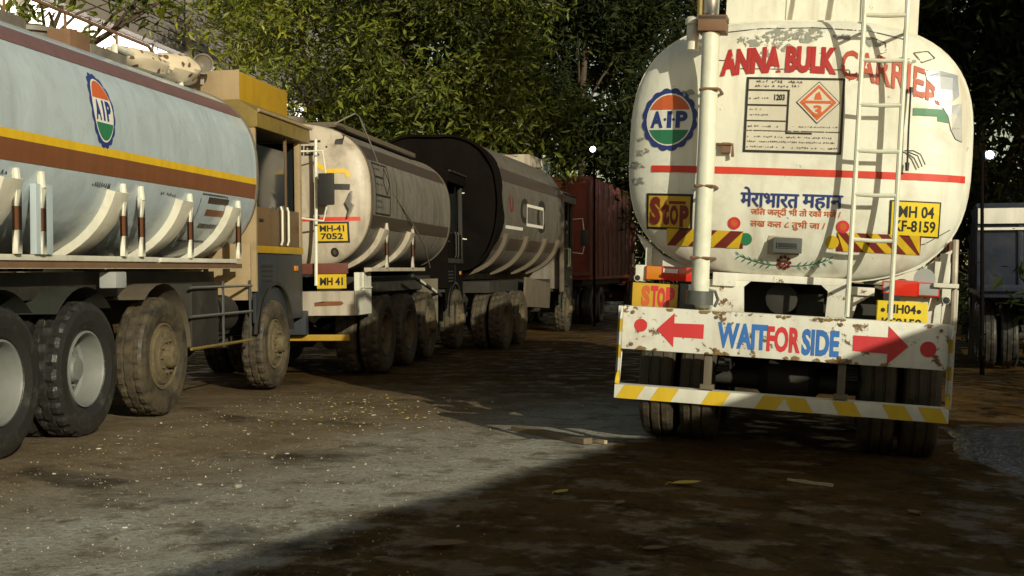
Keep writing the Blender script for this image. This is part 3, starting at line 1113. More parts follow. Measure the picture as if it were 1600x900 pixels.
    d.stroke([(-0.68, 2.98), (-0.55, 2.97), (-0.47, 2.985)], 0.006, 'd_faint', 0)
    d.stroke([(0.70, 1.62), (0.95, 1.68), (1.12, 1.79)], 0.006, 'd_faint', 0)
    d.build('seam', E, end)
    # small lamp housing low on the dish
    yb = T.dish(T.r(0, 1.62))
    m = MB()
    m.box((-0.155, yb - 0.02, 1.553), (0.075, yb + 0.02, 1.69))
    fr = m.build('lamp_bracket', 'tan', root, 0.006)
    m = MB()
    m.box((-0.112, yb - 0.085, 1.566), (0.092, yb - 0.022, 1.678))
    m.box((-0.085, yb - 0.095, 1.60), (0.065, yb - 0.083, 1.645), 1)
    m.build('lamp', ['greybox', 'black'], fr, 0.012)
    # flat catch near the pipe
    m = MB()
    y1 = T.dish(0.3)
    m.box((-0.52, y1 - 0.04, 2.28), (-0.455, y1 + 0.005, 2.355))
    m.tube([(-0.575, y1 - 0.03, 2.34), (-0.44, y1 - 0.045, 2.34), (-0.435, y1 - 0.04, 2.25)], 0.012)
    m.build('catch', 'rust', root, 0.006)

    # ---- ladder
    lad = MB()
    for x in (0.438, 0.728):
        lad.tube([(x + (-0.004 if x < 0.6 else 0.0), -0.43, 1.135), (x + 0.002, -0.405, 2.2), (x + 0.004, -0.40, 3.2), (x + 0.004, -0.30, 3.9)], 0.0175, 8)
    for z in (1.685, 2.005, 2.315, 2.64, 2.955, 3.275, 3.59, 3.86):
        y = -0.42 + 0.02 * (z - 1.1) / 2 + (0.0 if z < 3.2 else (z - 3.2) * 0.13)
        lad.tube([(0.438, y, z), (0.585, y - 0.004, z - 0.006), (0.73, y, z)], 0.015, 8)
    lad.build('ladder', 'galv', root)
    for x in (0.44, 0.73):
        for z in (1.36, 3.2):
            lb = MB()
            yy = T.dish(T.r(x, z)) if z > 1.4 else 0.1
            lb.tube([(x, -0.41, z), (x, yy + 0.02, z)], 0.013, 6)
            lb.build('ladder_stay', 'galv', root)
    # ---- discharge pipe and its clamp block
    p = MB()
    p.tube([(-0.625, -0.44, 3.13), (-0.613, -0.445, 2.4), (-0.608, -0.445, 1.32), (-0.605, -0.44, 1.25), (-0.60, -0.40, 1.20), (-0.60, -0.30, 1.17), (-0.60, 0.15, 1.15)], 0.064, 16)
    pipe = p.build('discharge_pipe', 'galv', root)
    c = MB()
    c.lathe([(0.07, -0.05), (0.10, -0.05), (0.10, 0.05), (0.07, 0.05)], (-0.607, -0.445, 1.21), 'z', 18)
    c.tube([(-0.55, -0.42, 1.27), (-0.50, -0.40, 1.26), (-0.48, -0.38, 1.20), (-0.50, -0.40, 1.15)], 0.012)
    c.build('pipe_collar', 'greybox', pipe)
    v = MB()
    v.box((-0.715, -0.52, 3.135), (-0.515, -0.30, 3.215))
    v.box((-0.725, -0.50, 3.215), (-0.51, -0.32, 3.255), 1)
    v.build('clamp_block', ['rust', 'd_dark'], pipe, 0.008)
    v = MB()
    v.lathe([(0.05, 3.26), (0.06, 3.28), (0.06, 3.40), (0.075, 3.41), (0.075, 3.47), (0.05, 3.49), (0.05, 3.62)], (-0.64, -0.40, 0), 'z', 16)
    v.tube([(-0.715, -0.42, 3.26), (-0.72, -0.42, 3.5)], 0.022, 8, 1)
    v.tube([(-0.64, -0.40, 3.6), (-0.62, -0.1, 3.66), (-0.55, 0.4, 3.6)], 0.05, 10)
    v.build('valve', ['steel', 'olive'], pipe)
    v = MB()
    v.lathe([(0.045, 3.02), (0.048, 3.20), (0.06, 3.205), (0.062, 3.245), (0.04, 3.262), (0.001, 3.266)], (-0.765, -0.36, 0), 'z', 16)
    v.tube([(-0.76, -0.36, 3.08), (-0.70, -0.2, 3.08)], 0.012)
    v.build('vent_cap', 'offwhite', root)
    for z in (2.72, 2.02, 1.5):
        b = MB()
        yy = T.dish(T.r(-0.61, z))
        b.tube([(-0.68, yy + 0.02, z), (-0.68, -0.445, z), (-0.67, -0.50, z), (-0.55, -0.50, z), (-0.54, -0.445, z), (-0.54, yy + 0.02, z)], 0.012, 6)
        b.build('pipe_bracket', 'rust', pipe)
    # hanging cables with plugs
    y1 = T.dish(0.6) - 0.01
    q = MB()
    q.tube([(0.79, y1, 2.79), (0.788, y1 - 0.03, 2.5), (0.792, y1 - 0.03, 2.25)], 0.007, 6)
    q.tube([(0.792, y1 - 0.03, 2.25), (0.792, y1 - 0.03, 2.19)], [0.016, 0.012], 8)
    q.tube([(0.792, y1 - 0.02, 2.785), (0.792, y1 - 0.02, 2.75)], 0.015, 8)
    q.tube([(0.77, y1, 2.335), (0.83, y1 - 0.02, 2.335), (0.88, y1 - 0.02, 2.31), (0.915, y1 - 0.01, 2.24)], 0.005, 6)
    q.tube([(0.80, y1, 2.325), (0.86, y1 - 0.02, 2.30), (0.895, y1 - 0.01, 2.225)], 0.005, 6)
    q.build('cable', 'black', root)
    # ---- manhole housing and rail on the top
    h = MB()
    h.box((-0.60, 0.32, 3.10), (0.84, 1.9, 3.86))
    h.box((0.42, 0.305, 3.2), (0.46, 0.32, 3.84))
    h.box((-0.14, 0.31, 3.2), (-0.11, 0.32, 3.84))
    hs = h.build('manhole_housing', 'cream', root, 0.02)
    h = MB()
    h.box((-0.58, 0.35, 3.86), (0.82, 1.87, 3.90))
    h.build('lid', 'offwhite', hs, 0.01)
    h = MB()
    for s in (-0.75, 0.95):
        for y in (2.2, 3.6, 5.0, 6.4):
            h.tube([(s * 0.8, y, 3.2), (s * 0.8, y, 3.72)], 0.018)
        h.tube([(s * 0.8, 2.2, 3.72), (s * 0.8, 6.4, 3.72)], 0.018)
    h.build('walkway_rail', 'rust', root)

    # ---- rear cross panel with its openings, lamps, plates
    yP = -0.10
    xp = MB()
    xp.box((-0.52, yP, 1.345), (0.42, yP + 0.04, 1.40))
    xp.prism([(-0.60, 1.10), (-0.31, 1.10), (-0.32, 1.30), (-0.27, 1.345), (-0.60, 1.345)], yP, yP + 0.04)
    xp.prism([(0.28, 1.10), (0.47, 1.10), (0.50, 1.22), (0.62, 1.30), (0.62, 1.345), (0.24, 1.345), (0.29, 1.30)], yP, yP + 0.04)
    xp.prism([(0.80, 1.05), (1.20, 1.05), (1.20, 1.36), (0.62, 1.36), (0.62, 1.345), (0.80, 1.30)], yP + 0.002, yP + 0.042)
    xp.box((-0.55, yP - 0.03, 1.30), (-0.38, yP - 0.002, 1.40))
    xp.box((0.44, yP - 0.03, 1.285), (0.62, yP - 0.002, 1.345))
    cross = xp.build('cross_panel', 'cream_rusty', root, 0.004)
    ib = MB()
    ib.box((-0.6, 0.45, 0.95), (0.7, 0.5, 1.36))
    ib.tube([(-0.05, 0.1, 1.22), (-0.05, 0.44, 1.22)], 0.12, 14)
    ib.box((0.06, 0.2, 1.05), (0.26, 0.44, 1.27))
    ib.build('chassis_end', 'chassis', root, 0.01)
    for s in (-1, 1):
        sk = MB()
        if True:
            sk.prism([(s * 0.62, 1.40), (s * 1.02, 1.40), (s * 1.17, 1.66), (s * 1.10, 1.62), (s * 0.95, 1.50), (s * 0.70, 1.425)], 0.06, 0.20)
            sk.box((s * 1.06 - 0.025, 0.0, 1.30), (s * 1.06 + 0.025, 0.06, 1.56))
        sk.build('cradle_end', 'offwhite', root, 0.004)
    # tail lamps
    lm = MB()
    lm.box((-1.045, yP - 0.09, 1.318), (-0.93, yP - 0.02, 1.425), 1)
    lm.box((-0.93, yP - 0.09, 1.318), (-0.675, yP - 0.02, 1.425), 0)
    lm.box((-0.92, yP - 0.098, 1.37), (-0.80, yP - 0.088, 1.412), 2)
    tl = lm.build('tail_lamp', ['lampred', 'lamporange', 'd_white'], root, 0.008)
    lm = MB()
    lm.box((-1.13, yP - 0.06, 1.30), (-1.05, yP - 0.01, 1.425))
    lm.lathe([(0.028, yP - 0.08), (0.028, yP - 0.061)], (-1.11, 0, 1.325), 'y', 14, 1)
    lm.build('lamp_bracket', ['offwhite', 'black'], tl, 0.006)
    lm = MB()
    lm.box((0.735, yP - 0.10, 1.30), (0.915, yP - 0.03, 1.412), 0)
    lm.box((0.915, yP - 0.09, 1.305), (1.065, yP - 0.03, 1.405), 1)
    lm.box((0.67, yP - 0.08, 1.31), (0.733, yP - 0.03, 1.40), 1)
    tl = lm.build('tail_lamp', ['lampred', 'lampclear'], root, 0.01)
    lm = MB()
    lm.lathe([(0.075, 0.0), (0.075, 0.02), (0.001, 0.024)], (0.96, yP - 0.03, 1.43), 'y', 24)
    lm.build('reflector_disc', 'lampclear', root)
    lm = MB()
    lm.box((1.02, yP - 0.12, 1.375), (1.19, yP - 0.02, 1.405))
    lm.box((1.08, yP - 0.10, 1.29), (1.14, yP - 0.03, 1.375))
    lm.lathe([(0.028, yP - 0.125), (0.028, yP - 0.101), (0.001, yP - 0.1)], (1.11, 0, 1.285), 'y', 12, 1)
    lm.tube([(1.09, yP - 0.06, 1.29), (1.088, yP - 0.07, 1.12)], 0.007, 6, 1)
    lm.tube([(1.01, yP - 0.06, 1.30), (0.98, yP - 0.07, 1.16)], 0.006, 6, 1)
    lm.build('lamp_bracket', ['offwhite', 'black'], root, 0.005)
    # second STOP board and number plate
    sb = MB()
    sb.box((-1.13, -0.26, 1.10), (-0.79, -0.245, 1.292))
    o = sb.build('stop_board', 'd_stopyel', root, 0.004)
    d = D2()
    d.text('S', -1.06, 1.115, -0.995, 1.275, 'd_orange', 0, 0.06)
    d.text('T', -0.99, 1.115, -0.935, 1.275, 'd_bred', 0, 0.05)
    d.text('O', -0.94, 1.115, -0.88, 1.265, 'd_bred', 0, 0.06)
    d.text('P', -0.875, 1.115, -0.81, 1.27, 'd_bred', 0, 0.06)
    d.build('lettering', flat_y(-0.26), o, 0)
    mf = MB()
    mf.box((-0.78, -0.22, 1.05), (-0.64, -0.20, 1.30))
    mf.build('flap', 'greybox', root, 0.004)
    nb = MB()
    nb.box((0.635, -0.30, 1.02), (0.985, -0.288, 1.262))
    o = nb.build('number_plate', 'd_plate', root, 0.003)
    d = D2()
    d.text('MH04', 0.71, 1.175, 0.905, 1.24, 'd_black', 0, 0.025)
    d.text('KF8159', 0.675, 1.075, 0.945, 1.142, 'd_black', 0, 0.025)
    for u in (0.70, 0.945):
        d.disc(u - 0.02, 1.195, 0.015, 'd_black', 0)
    d.build('characters', flat_y(-0.30), o, 0)

    # ---- bumper board and underrun bar
    bb = MB()
    bb.box((-1.155, -0.48, 0.805), (1.13, -0.445, 1.122))
    bb.box((-1.155, -0.445, 1.095), (1.13, -0.36, 1.122))
    board = bb.build('bumper_board', 'cream_rusty', root, 0.006)
    for u, v, r in ((-1.02, 0.985, 0.048), (0.99, 0.945, 0.055)):
        d = D2()
        d.disc(u, v, r, 'd_bred', 0)
        d.build('reflector_disc', flat_y(-0.48), board, 0)
    d = D2()
    for s, a, b, zc in ((-1, -0.90, -0.56, 0.965), (1, 0.485, 0.86, 0.955)):
        L = b - a
        if s < 0:
            pts = [(a, zc), (a + 0.125, zc + 0.125), (a + 0.125, zc + 0.05), (b, zc + 0.055), (b, zc - 0.05), (a + 0.125, zc - 0.05), (a + 0.125, zc - 0.125)]
        else:
            pts = [(b, zc), (b - 0.14, zc - 0.135), (b - 0.14, zc - 0.06), (a, zc - 0.055), (a, zc + 0.055), (b - 0.14, zc + 0.055), (b - 0.14, zc + 0.135)]
        d.poly(pts, 'd_bred', 0)
        d.build('painted_arrow', flat_y(-0.48), board, 0)
        d = D2()
    rr = random.Random(31)
    d = D2()
    for i in range(46):
        edge_ = rr.choice((0.812, 1.116, 0.816, 1.11))
        u = rr.choice((rr.uniform(-1.13, 1.1), rr.gauss(-0.47, 0.07), rr.gauss(0.40, 0.08), rr.gauss(0.2, 0.25)))
        u = min(1.09, max(-1.12, u))
        v = edge_ if edge_ else rr.uniform(0.83, 1.10)
        r = rr.uniform(0.008, 0.03) * (0.6 if edge_ is None else 1)
        pts = []
        for j in range(11):
            t = 2 * math.pi * j / 11
            q = r * rr.uniform(0.4, 1.2)
            pts.append((min(1.125, max(-1.15, u + q * 1.6 * math.cos(t))), min(1.12, max(0.807, v + q * math.sin(t)))))
        d.poly(pts, 'd_rust', 2 + i % 3)
    d.build('rust_stain', flat_y(-0.48), board, 0)
    for u in (-1.08, -0.47, 0.40, 1.07):
        for v in (0.845, 1.08):
            q = MB()
            q.lathe([(0.013, -0.494), (0.013, -0.4815), (0.006, -0.4812)], (u, 0, v), 'y', 6)
            q.build('bolt', 'rust', board)
    d = D2()
    d.text('WAIT', -0.46, 0.86, -0.105, 1.045, 'd_sky', 0, 0.045)
    d.text('FOR', -0.11, 0.855, 0.125, 1.04, 'd_bred', 0, 0.04)
    d.text('SIDE', 0.135, 0.845, 0.392, 1.035, 'd_sky', 0, 0.045)
    d.build('lettering', flat_y(-0.48), board, 0)
    ub = MB()
    ub.box((-1.185, -0.52, 0.445), (1.145, -0.47, 0.545))
    ub.box((-1.185, -0.47, 0.525), (1.145, -0.38, 0.545))
    bar = ub.build('underrun_bar', 'offwhite', root, 0.005)
    d = D2()
    for u, ln in ((-1.17, 1), (-0.92, 1), (-0.55, 1), (-0.17, 1), (0.09, -1), (0.42, -1), (0.76, -1), (1.0, -1)):
        w, h = 0.15, 0.1
        d.poly([(u, 0.445), (min(u + w, 1.14), 0.445), (min(u + w + ln * 0.06, 1.14), 0.545), (max(u + ln * 0.06, -1.185), 0.545)], 'd_yellow', 0)
    d.build('hazard_stripes', flat_y(-0.52), bar, 0)
    for x in (-0.52, 0.42):
        br = MB()
        br.box((x - 0.028, -0.455, 0.548), (x + 0.028, -0.40, 0.803))
        br.box((x - 0.05, -0.462, 0.548), (x + 0.05, -0.39, 0.585))
        br.build('bar_bracket', 'dun', root, 0.006)
    for s, x in ((-1, -1.17), (1, 1.135)):
        sd = MB()
        pts = [(x, -0.47, 1.12), (x, -0.50, 0.84), (x, -0.505, 0.55)]
        nq = 6
        for i in range(nq):
            z0, z1 = 1.12 - 0.57 * i / nq, 1.12 - 0.57 * (i + 1) / nq
            sd.box((x - 0.015, -0.51, z1), (x + 0.015, -0.482, z0), i % 2)
        sd.tube([(x, -0.36, 1.11), (x, -0.40, 0.86), (x, -0.47, 0.56)], 0.014, 6, 0)
        sd.build('bar_stay', ['d_white', 'd_yellow'], root, 0.0)
    sp = MB()
    sp.tube([(1.165, -0.05, 1.72), (1.17, -0.15, 1.12), (1.155, -0.30, 0.52)], 0.022, 8)
    sp.build('corner_pole', 'tan', root)
    wd = MB()
    wd.box((1.07, 0.02, 1.10), (1.14, 0.05, 1.62))
    wd.build('corner_post', 'offwhite', root, 0.006)

    # ---- running gear and cab
    chassis(root, 0.55, 9.0)
    for y in (1.0, 2.32):
        axle(root, y, 0.52)
        for s in (-1, 1):
            wheel(root, s * 1.03, y, 0.52, s, True, 'tyre_muddy', 'rim_muddy', 0.15, 0.52, 0.003)
            mg = MB()
            mg.strip([[(s * 0.55, y - 0.62 * math.cos(t), 0.52 + 0.62 * math.sin(t)), (s * 1.2, y - 0.62 * math.cos(t), 0.52 + 0.62 * math.sin(t))] for t in [0.5 + 2.1 * i / 10 for i in range(11)]])
            mg.build('mudguard', 'chassis', root)
    axle(root, 7.9, 0.52)
    for s in (-1, 1):
        wheel(root, s * 1.03, 7.9, 0.52, s, False, 'tyre_muddy', 'rim_muddy')
    saddles(root, T, [1.2, 2.9, 4.6, 6.3], 'cream', frame_z=1.40)
    cab(root, 7.35, 9.1, 1.18, 0, 'cabcream', 'cabtan', 'cabblue', 'olive', 'cabcream')
    return root


# ================================================================== the row of tankers on the left
def walkway(root, T, y0, y1, mat='rust', boxes=True):
    zt = T.zc + T.b
    w = MB()
    for x in (-0.28, 0.34):
        w.tube([(x, y0, zt + 0.16), (x, y0, zt + 0.32), (x, y1 - 0.3, zt + 0.32), (x, y1, zt + 0.18), (x, y1, zt - 0.02)], 0.018)
        y = y0 + 1.0
        while y < y1 - 0.3:
            w.tube([(x, y, zt - 0.05), (x, y, zt + 0.32)], 0.015, 6)
            y += 1.05
    w.build('walkway_rail', mat, root)


def tanker_first():
    root = empty('tanker_truck', (-6.0, 6.0, 0.06), (0, RAD(-0.8), 0))
    tag(root, 'pale blue grey tanker lorry with brown and yellow side stripes and an oval AIP badge', 'tanker truck', 'tanker lorries parked in a row')
    T = Tank(1.25, 1.0, 2.36, 2.5, 7.55, 0.22)
    tank = T.body().build('tank', 'bluegrey', root)
    T.end(T.L, -1).build('tank_end', 'bluegrey', root)
    T.end().build('tank_end', 'bluegrey', root)
    m = MB()
    T.band(T.L - 0.02, 0.05, (0, 2 * math.pi), 0.012, m=m)
    m.build('weld_band', 'drab', tank)
    for s in (-1, 1):
        S = T.on_side(s)
        d = D2()
        d.rect(0.02, 2.245, T.L - 0.05, 2.31, 'd_gold', 0)
        d.rect(0.02, 2.09, T.L - 0.05, 2.245, 'd_brown', 0)
        d.build('painted_stripe', S, tank, 0.25)
        d = D2()
        d.rect(0.02, 2.98, T.L - 0.05, 3.135, 'd_mauve', 0)
        d.build('painted_stripe', S, tank, 0.05)
    S = T.on_side(1)
    d = D2()
    roundel(d, 3.88, 2.615, 0.205, 0.31)
    d.build('badge', S, tank)
    d = D2()
    for i, (y, z) in enumerate(((2.1, 1.98), (3.72, 1.985), (5.05, 1.99))):
        scribble(d, y, z, y + 0.36, 0.045, 'd_black', 90 + i)
    d.build('lettering', S, tank)
    d = D2()
    d.rect(6.2, 1.98, 6.75, 2.04, 'd_dark', 0)
    d.rect(6.22, 1.86, 6.72, 1.92, 'd_brown', 0)
    d.rect(6.2, 1.74, 6.68, 1.78, 'd_faint', 0)
    d.frame(6.0, 1.60, 6.7, 2.07, 0.015, 'd_faint', 0)
    d.build('worn_panel', S, tank)
    for y, dy in ((2.42, 0), (4.14, 0), (5.55, 0), (6.85, 0)):
        saddles(root, T, [y], 'offwhite', frame_z=1.43, two=(y in (2.42, 4.14)), sides=(1, -1), w=0.27, proud=0.075)
    bx = MB()
    bx.box((1.19, 2.78, 1.43), (1.24, 3.03, 1.95))
    bx.build('side_box', 'bluegrey', root, 0.008)
    rl = MB()
    for s in (-1, 1):
        rl.box((s * 1.16 - 0.05, 0.1, 1.385), (s * 1.16 + 0.05, 5.0, 1.428))
        rl.box((s * 1.17 - 0.045, 5.05, 1.385), (s * 1.17 + 0.045, 7.0, 1.425))
        rl.box((s * 1.14 - 0.05, 0.1, 1.325), (s * 1.14 + 0.05, 7.2, 1.383), 1)
    rl.build('side_rail', ['offwhite', 'rust'], root, 0.004)
    walkway(root, T, -0.2, 7.1)
    zt = T.zc + T.b
    for y in (1.2, 3.0, 4.9):
        mh = MB()
        mh.lathe([(0.30, zt - 0.06), (0.30, zt + 0.10), (0.34, zt + 0.10), (0.34, zt + 0.14), (0.1, zt + 0.20), (0.001, zt + 0.21)], (0.02, y, 0), 'z', 22)
        o = mh.build('manhole', 'drab', root)
        mh = MB()
        mh.box((0.36, y - 0.28, zt - 0.10), (0.58, y + 0.10, zt + 0.10))
        mh.build('vent_box', 'rust', root, 0.02)
        mh = MB()
        mh.box((0.36, y + 0.20, zt - 0.10), (0.54, y + 0.95, zt + 0.05))
        mh.build('tool_tray', 'drab', root, 0.02)
    pp = MB()
    pp.tube([(0.48, 5.7, zt - 0.05), (0.48, 5.7, zt + 0.12), (0.48, 6.6, zt + 0.10), (0.55, 7.1, zt + 0.05), (0.55, 7.15, zt - 0.12)], 0.035, 10)
    pp.build('vent_pipe', 'offwhite', root)
    chassis(root, 0.4, 9.2)
    for y in (2.3, 3.57):
        axle(root, y, 0.53)
        for s in (-1, 1):
            wheel(root, s * 1.11, y, 0.53, s, True, 'tyre_wet', 'rim_grey', 0.17, 0.53, 0.02)
            mg = MB()
            mg.strip([[(s * 0.62, y - 0.63 * math.cos(t), 0.55 + 0.63 * math.sin(t)), (s * 1.22, y - 0.63 * math.cos(t), 0.55 + 0.63 * math.sin(t))] for t in [0.75 + 1.6 * i / 10 for i in range(11)]])
            mg.build('mudguard', 'darkgreen', root)
    axle(root, 5.06, 0.53)
    axle(root, 8.2, 0.48)
    for s in (-1, 1):
        wheel(root, s * 1.11, 5.06, 0.53, s, False, 'tyre_muddy', 'rim_muddy', -0.02, 0.53)
        wheel(root, s * 1.10, 8.2, 0.46, s, False, 'tyre_muddy', 'rim_muddy', -0.02, 0.5)
        mg = MB()
        mg.strip([[(s * 0.85, 5.06 - 0.64 * math.cos(t), 0.55 + 0.64 * math.sin(t)), (s * 1.22, 5.06 - 0.64 * math.cos(t), 0.55 + 0.64 * math.sin(t))] for t in [0.9 + 2.2 * i / 10 for i in range(11)]])
        mg.build('mudguard', 'dun', root)
        bt = MB()
        bt.box((s * 1.0 - 0.17, 5.85, 0.55), (s * 1.0 + 0.17, 6.55, 1.18))
        bt.lathe([(0.2, 6.62), (0.2, 7.2), (0.001, 7.22)], (s * 0.95, 0, 0.85), 'y', 18)
        bt.build('battery_box', 'chassis', root, 0.02)
        gd = MB()
        for z in (0.55, 0.86, 1.14):
            gd.tube([(s * 1.2, 5.75, z), (s * 1.2, 7.45, z)], 0.016, 6, 1 if z < 0.6 else 0)
        for y in (6.6, 7.4):
            gd.tube([(s * 1.2, y, 0.52), (s * 1.2, y, 1.2)], 0.014, 6)
        gd.build('side_guard', ['steel', 'olive'], root)
        jb = MB()
        jb.box((s * 1.05, 4.15, 1.16), (s * 1.2, 4.36, 1.30))
        jb.build('junction_box', 'lampclear', root, 0.02)
        cp = MB()
        cp.box((s * 0.72, 7.42, 0.98), (s * 1.2, 7.46, 1.6))
        cp.build('splash_panel', 'cabcream', root, 0.01)
    cab(root, 7.62, 9.4, 1.2, 0, 'cabcream', 'cabtan', 'cabblue', 'olive', 'cabcream')
    rb = MB()
    rb.box((0.30, 7.72, 3.16), (0.98, 9.45, 3.54), 1)
    rb.box((0.28, 7.70, 3.16), (1.0, 7.718, 3.55), 0)
    rb.box((0.981, 7.72, 3.17), (0.99, 9.45, 3.20), 0)
    rb.build('roof_locker', ['cabcream', 'yellow'], root, 0.006)
    return root


def tanker_second():
    root = empty('tanker_truck', (-5.34, 16.0, -0.02), (0, RAD(-0.8), 0))
    tag(root, 'dirty tan tanker lorry with a crooked wire over its side and a yellow plate', 'tanker truck', 'tanker lorries parked in a row')
    T = Tank(1.24, 0.96, 2.34, 2.7, 5.3, 0.2)
    tank = T.body().build('tank', 'drab', root)
    end = T.end().build('tank_end', 'tan', root)
    T.end(T.L, -1).build('tank_end', 'drab', root)
    for yb_ in (0.03, T.L - 0.03):
        T.band(yb_, 0.06, (0, 2 * math.pi), 0.014).build('weld_band', 'dun', tank)
    for s in (-1, 1):
        S = T.on_side(s)
        for z0, z1 in ((2.83, 3.02), (1.93, 2.1)):
            d = D2()
            d.rect(0.08, z0, T.L - 0.08, z1, 'd_dark', 0)
            d.build('painted_stripe', S, tank, 0.08)
    S = T.on_side(1)
    d = D2()
    d.frame(0.25, 2.12, 1.05, 2.80, 0.02, 'd_black', 1)
    d.rect(0.25, 2.60, 0.7, 2.625, 'd_black', 1)
    d.rect(0.25, 2.36, 1.05, 2.385, 'd_black', 1)
    d.stroke([(0.7, 2.55), (0.87, 2.76), (1.03, 2.55), (0.87, 2.40), (0.7, 2.55)], 0.02, 'd_black', 1)
    for i, z in enumerate((2.70, 2.50, 2.28, 2.2)):
        scribble(d, 0.3, z, 0.65, 0.04, 'd_faint', 140 + i, layer=1)
    d.build('hazard_panel', S, tank)
    E = T.on_end
    d = D2()
    d.text('CARRIER', -0.1, 2.86, 0.62, 2.99, 'd_black', 0, 0.03)
    d.rect(0.05, 3.03, 0.62, 3.06, 'd_black', 0)
    d.disc(0.70, 2.97, 0.014, 'd_black', 0)
    d.poly([(0.80, 3.0), (0.90, 3.0), (0.91, 3.12), (0.87, 3.14), (0.86, 3.06), (0.80, 3.05)], 'd_black', 0)
    d.text('Z', -0.02, 3.10, 0.14, 3.22, 'd_black', 0, 0.05)
    d.build('lettering', E, end)
    d = D2()
    d.stroke([(0.55, 2.78), (0.70, 2.66), (0.95, 2.66), (0.99, 2.58)], 0.055, 'd_gold', 0)
    d.stroke([(0.60, 2.55), (0.68, 2.46), (1.0, 2.45)], 0.075, 'd_black', 0)
    d.build('curved_marks', E, end)  # one gold and one black bent stroke
    d = D2()
    d.rect(-0.2, 2.02, 1.12, 2.07, 'd_stripe', 0)
    d.build('painted_stripe', E, end)
    d = D2()
    d.rect(0.54, 1.74, 0.98, 2.01, 'd_black', 0)
    d.rect(0.57, 1.765, 0.955, 1.985, 'd_yellow', 1)
    d.text('MH-41', 0.61, 1.885, 0.92, 1.965, 'd_black', 2, 0.03)
    d.text('7052', 0.62, 1.785, 0.90, 1.865, 'd_black', 2, 0.03)
    d.build('number_panel', E, end)
    d = D2()
    d.rect(-0.4, 1.78, 0.35, 1.90, 'd_brown', 0)
    d.build('hazard_strip', E, end)
    d = D2()
    d.disc(0.78, 1.62, 0.05, 'd_black', 0, 0.06)
    d.disc(0.78, 1.62, 0.022, 'd_faint', 1, 0.03)
    d.build('reflector_disc', E, end)
    dn = MB()
    yy = T.dish(0.7) - 0.01
    dn.prism([(0.97, 2.05), (1.0, 2.16), (0.95, 2.25), (0.98, 2.30), (1.03, 2.40), (1.02, 2.26), (1.05, 2.22), (1.01, 2.12)], yy - 0.03, yy + 0.05)
    dn.build('torn_patch', 'steel', end)
    # pole and gear at the tank end
    pl = MB()
    pl.tube([(0.62, -0.34, 3.05), (0.61, -0.34, 2.0), (0.60, -0.34, 1.2)], 0.022, 8)
    pl.build('end_pole', 'offwhite', root)
    bp = MB()
    bp.box((-1.1, -0.42, 0.82), (1.12, -0.39, 1.13))
    bp.box((1.12, -0.42, 0.82), (1.14, 0.35, 1.13), 1)
    bo = bp.build('bumper_board', ['tan', 'offwhite'], root, 0.006)
    d = D2()
    d.poly([(0.60, 0.985), (0.72, 0.985), (0.72, 1.0), (0.95, 1.0), (0.98, 0.975), (0.95, 0.95), (0.60, 0.94)], 'd_brown', 0)
    d.build('painted_arrow', flat_y(-0.42), bo, 0)
    bp = MB()
    bp.box((-1.15, -0.46, 0.52), (1.05, -0.42, 0.60))
    ub = bp.build('underrun_bar', 'yellow', root, 0.006, jit=0.03)
    bp = MB()
    bp.box((0.60, -0.30, 1.16), (0.98, -0.285, 1.34))
    npl = bp.build('number_plate', 'd_yellow', root)
    d = D2()
    d.text('MH 41', 0.64, 1.20, 0.94, 1.30, 'd_black', 0, 0.04)
    d.build('characters', flat_y(-0.30), npl, 0)
    bp = MB()
    bp.box((0.3, -0.29, 1.345), (1.0, -0.26, 1.48))
    bp.build('tail_lamp', 'maroon', root, 0.01)
    bp = MB()
    bp.box((1.03, -0.1, 0.90), (1.1, 0.5, 1.36))
    bp.box((1.1, 0.05, 0.90), (1.115, 0.10, 1.36))
    bp.box((1.1, -0.1, 1.15), (1.115, 0.5, 1.17))
    bp.build('corner_panel', 'offwhite', root, 0.005)
    bp = MB()
    bp.tube([(0.75, 0.0, 3.27), (1.0, 0.15, 3.42), (1.02, 0.3, 3.40), (1.10, 0.5, 3.1), (1.22, 0.8, 2.6), (1.265, 2.2, 2.1), (1.25, 3.2, 1.75), (1.18, 3.9, 1.42)], 0.010, 6)
    bp.build('wire', 'drab', root)
    bp = MB()
    bp.box((-0.8, 0.2, 3.26), (0.75, 4.9, 3.33))
    for y in (0.4, 1.5, 2.6, 3.7):
        bp.lathe([(0.25, 3.33), (0.25, 3.42), (0.001, 3.44)], (0.0, y, 0), 'z', 18)
    bp.build('walkway', 'dun', root, 0.01)
    saddles(root, T, [0.75, 2.35], 'tan', frame_z=1.42, two=False, w=0.28, proud=0.07)
    for s in (-1, 1):
        sr = MB()
        sr.box((s * 1.16 - 0.05, 0.1, 1.37), (s * 1.16 + 0.05, 3.4, 1.42))
        sr.build('side_rail', 'tan', root, 0.005)
    bent = MB()
    for i in range(5):
        a, b = i / 5, (i + 1) / 5
        p0 = Vector((1.20, 2.55 + 2.1 * a, 1.30 - 0.34 * a))
        p1 = Vector((1.20, 2.55 + 2.1 * b, 1.30 - 0.34 * b))
        bent.tube([p0, p1], 0.03, 6, 0 if i % 2 else 1)
    bent.build('bent_side_bar', ['offwhite', 'chassis'], root)
    chassis(root, 0.3, 7.2)
    for y in (0.9, 2.3):
        axle(root, y, 0.52)
        for s in (-1, 1):
            wheel(root, s * 1.08, y, 0.52, s, True, 'tyre_muddy', 'rim_muddy', 0.12)
